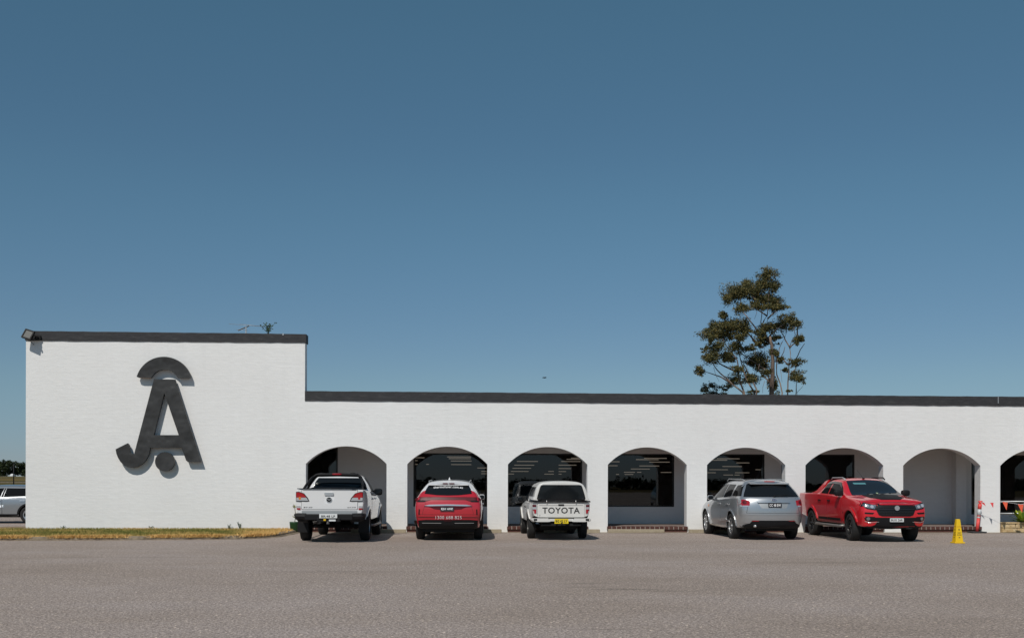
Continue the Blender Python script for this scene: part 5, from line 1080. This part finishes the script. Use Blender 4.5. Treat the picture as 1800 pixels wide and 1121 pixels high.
    def sides(s, sd):
        w1 = patch('door_window', [(.80, 1.29), (1.33, 1.275), (1.33, 1.62), (1.0, 1.62), (.90, 1.57)], sd, t, M['side_glass'], v); w2 = patch('door_window', [(1.40, 1.275), (2.48, 1.24), (2.14, 1.46), (1.86, 1.60), (1.40, 1.63)], sd, t, M['side_glass'], v)
        patch('weather_shield', [(.88, 1.54), (1.34, 1.58), (1.86, 1.55), (2.15, 1.43), (1.88, 1.61), (1.40, 1.64), (1.0, 1.63)], sd, t, M['black_rim'], v, off=.02, thick=.006)
        for (a, c) in ((.62, 1.36), (1.39, 2.44)):
            patch('door_seal', dpoly(a-.008, c+.008, .452, 1.218, .05, ((0, .385, .49), (3.1, .385, .49))), sd, t, M['gap'], v, off=.001, thick=.004); d = patch('door', dpoly(a, c, .46, 1.21, .05, ((0, .385, .49), (3.1, .385, .49))), sd, t, M['red_paint'], v, off=.004, thick=.008); patch('handle', rrect(a+.08, a+.27, 1.06, 1.105, .02), sd, t, M['black'], d, off=.035)
            patch('side_moulding', [(a+.01, .53), (c-.01, .53), (c-.01, .60), (a+.01, .60)], sd, t, M['black'], d, off=.02)
        for y in (0, 3.1): patch('wheel_arch_flare', arch_ring(y, .462, .085, .385, 16, 17), sd, t, M['red_paint'], v, off=.022, thick=.03)
        bm = bmesh.new(); add_tube(bm, [(s*.86, .50, .40), (s*.98, .62, .385), (s*.98, 2.5, .385), (s*.86, 2.62, .40)], .038, 8); bm_obj('side_step', bm, M['steel_rim'], v, smooth=True)
        tube('roof_rail', [(s*.59, .85, 1.69), (s*.60, .98, 1.74), (s*.60, 1.75, 1.745), (s*.575, 1.92, 1.69)], .02, M['black'] if s < 0 else M['galv'], v, n=6)
        patch('fender_vent', rrect(2.62, 2.72, .74, .79, .01), sd, t, M['black'], v, off=.006)
        side_mirror(v, s, 2.42, 1.31, .86, M['black'], (.12, .07, .085)); patch('tail_lamp', [(a*s, z) for a, z in rrect(.74, .87, .78, 1.12, .02)], 'rear', t, M['redlamp'], v, off=.012)
        patch('side_tail_lamp', [(-1.19, .80), (-1.06, .84), (-1.05, 1.08), (-1.19, 1.12)], sd, t, M['redlamp'], v, off=.010)
    both(sides)
    tube('aerial', [(.02, 1.85, 1.72), (.10, 1.60, 1.95)], .005, M['black'], v, n=4); superbox('aerial_base', (.02, 1.85, 1.725), (.03, .04, .02), M['black'], v)
    patch('tailgate', rrect(-.68, .68, .72, 1.16, .03), 'rear', t, M['red_paint'], v, off=.01)
    four(v, 3.1, 1.58, .385, .265, M['black_rim'], .24, 6, 1, steer=R(-5))
    bm = bmesh.new(); add_tube(bm, [(-.7, 0, .38), (.7, 0, .38)], .05, 8); add_box(bm, -.5, .5, -.8, 3.4, .36, .46); bm_obj('axle', bm, M['under'], v)
    return v
ute_red()

# ---- 6 pale silver hatch beyond the left corner
def pale_suv():
    v = empty('parked_car', (-16.50, 7.4, .0), R(90), label='pale silver car seen side on, half hidden behind the left end of the tall wall', cat='car')
    tail = [-.70, -.75, -.80, -.85, -.85, -.80, -.76, -.62, -.45, -.41, -.4]; t2 = [p+.09 for p in tail]
    st = [(tail, .34, .70, .82, .76, .98, .5, 1.38, 1.43), (t2, .30, .80, .88, .84, 1.0, .54, 1.41, 1.46), (-.2, .26, .84, .90, .86, 1.0, .56, 1.43, 1.49), (.4, .24, .85, .90, .87, .99, .58, 1.45, 1.51), (1.1, .24, .85, .90, .87, .97, .59, 1.46, 1.52), (1.7, .24, .85, .90, .87, .95, .56, 1.41, 1.49),
          (2.1, .24, .85, .90, .86, .94, .58, 1.2, 1.29), (2.6, .25, .84, .89, .84, .92, .6, .96, 1.0), (3.0, .26, .82, .87, .8, .88, .55, .91, .94), (3.3, .28, .76, .82, .73, .80, .5, .82, .84), (3.42, .30, .68, .74, .64, .70, .45, .72, .73)]
    b, t = loft('body', st, M['pale_silver_paint'], v, wheels=[(0, .34, .40), (2.65, .34, .40)], bulge=(.06, .12), endcrease=(.3, .3))
    def sides(s, sd):
        patch('side_window', [(-.45, 1.08), (.05, 1.06), (.05, 1.34), (-.2, 1.36)], sd, t, M['side_glass'], v); patch('side_window', [(.10, 1.06), (.98, 1.03), (.92, 1.38), (.12, 1.37)], sd, t, M['side_glass'], v); patch('side_window', [(1.10, 1.03), (2.2, .99), (1.8, 1.25), (1.5, 1.36), (1.02, 1.38)], sd, t, M['side_glass'], v)
        patch('pillar_trim', [(.99, 1.03), (1.08, 1.03), (1.0, 1.38), (.94, 1.38)], sd, t, M['black'], v, off=.003)
        for (a, c) in ((.10, 1.0), (1.04, 2.1)):
            patch('door_seal', dpoly(a-.007, c+.007, .353, 1.007, .06, ((0, .34, .43), (2.65, .34, .43))), sd, t, M['gap'], v, off=.001, thick=.004); d = patch('door', dpoly(a, c, .36, 1.0, .06, ((0, .34, .43), (2.65, .34, .43))), sd, t, M['pale_silver_paint'], v, off=.004, thick=.008); patch('handle', rrect(a+.03, a+.24, .87, .91, .018), sd, t, M['chrome'], d, off=.03)
        patch('sill', [(.42, .37), (2.2, .37), (2.2, .26), (.42, .26)], sd, t, M['black'], v, off=.012)
        for y in (0, 2.65): patch('wheel_arch_trim', arch_ring(y, .402, .05, .34, 16, 2), sd, t, M['black'], v, off=.012)
        side_mirror(v, s, 2.0, 1.04, .90, M['pale_silver_paint']); patch('tail_lamp', [(a*s, z) for a, z in rrect(.5, .8, .82, .95, .03)], 'rear', t, M['redlamp'], v); patch('headlamp', [(a*s, z) for a, z in rrect(.42, .68, .62, .72, .03)], 'front', t, M['head'], v)
    both(sides)
    patch('rear_window', [(-.6, 1.05), (.6, 1.05), (.48, 1.36), (-.48, 1.36)], 'rear', t, M['glass'], v); patch('windscreen', [(-.54, 1.0), (.54, 1.0), (.48, 1.42), (-.48, 1.42)], 'front', t, M['windscreen'], v); patch('grille', rrect(-.4, .4, .42, .58, .05), 'front', t, M['black'], v, off=.01)
    four(v, 2.65, 1.56, .34, .22, M['rim'], .215, 5, 1); box('underbody', (-.65, .65, -.6, 2.9, .24, .36), M['under'], v); v.scale = (.96, .96, .96)
    return v
pale_suv()
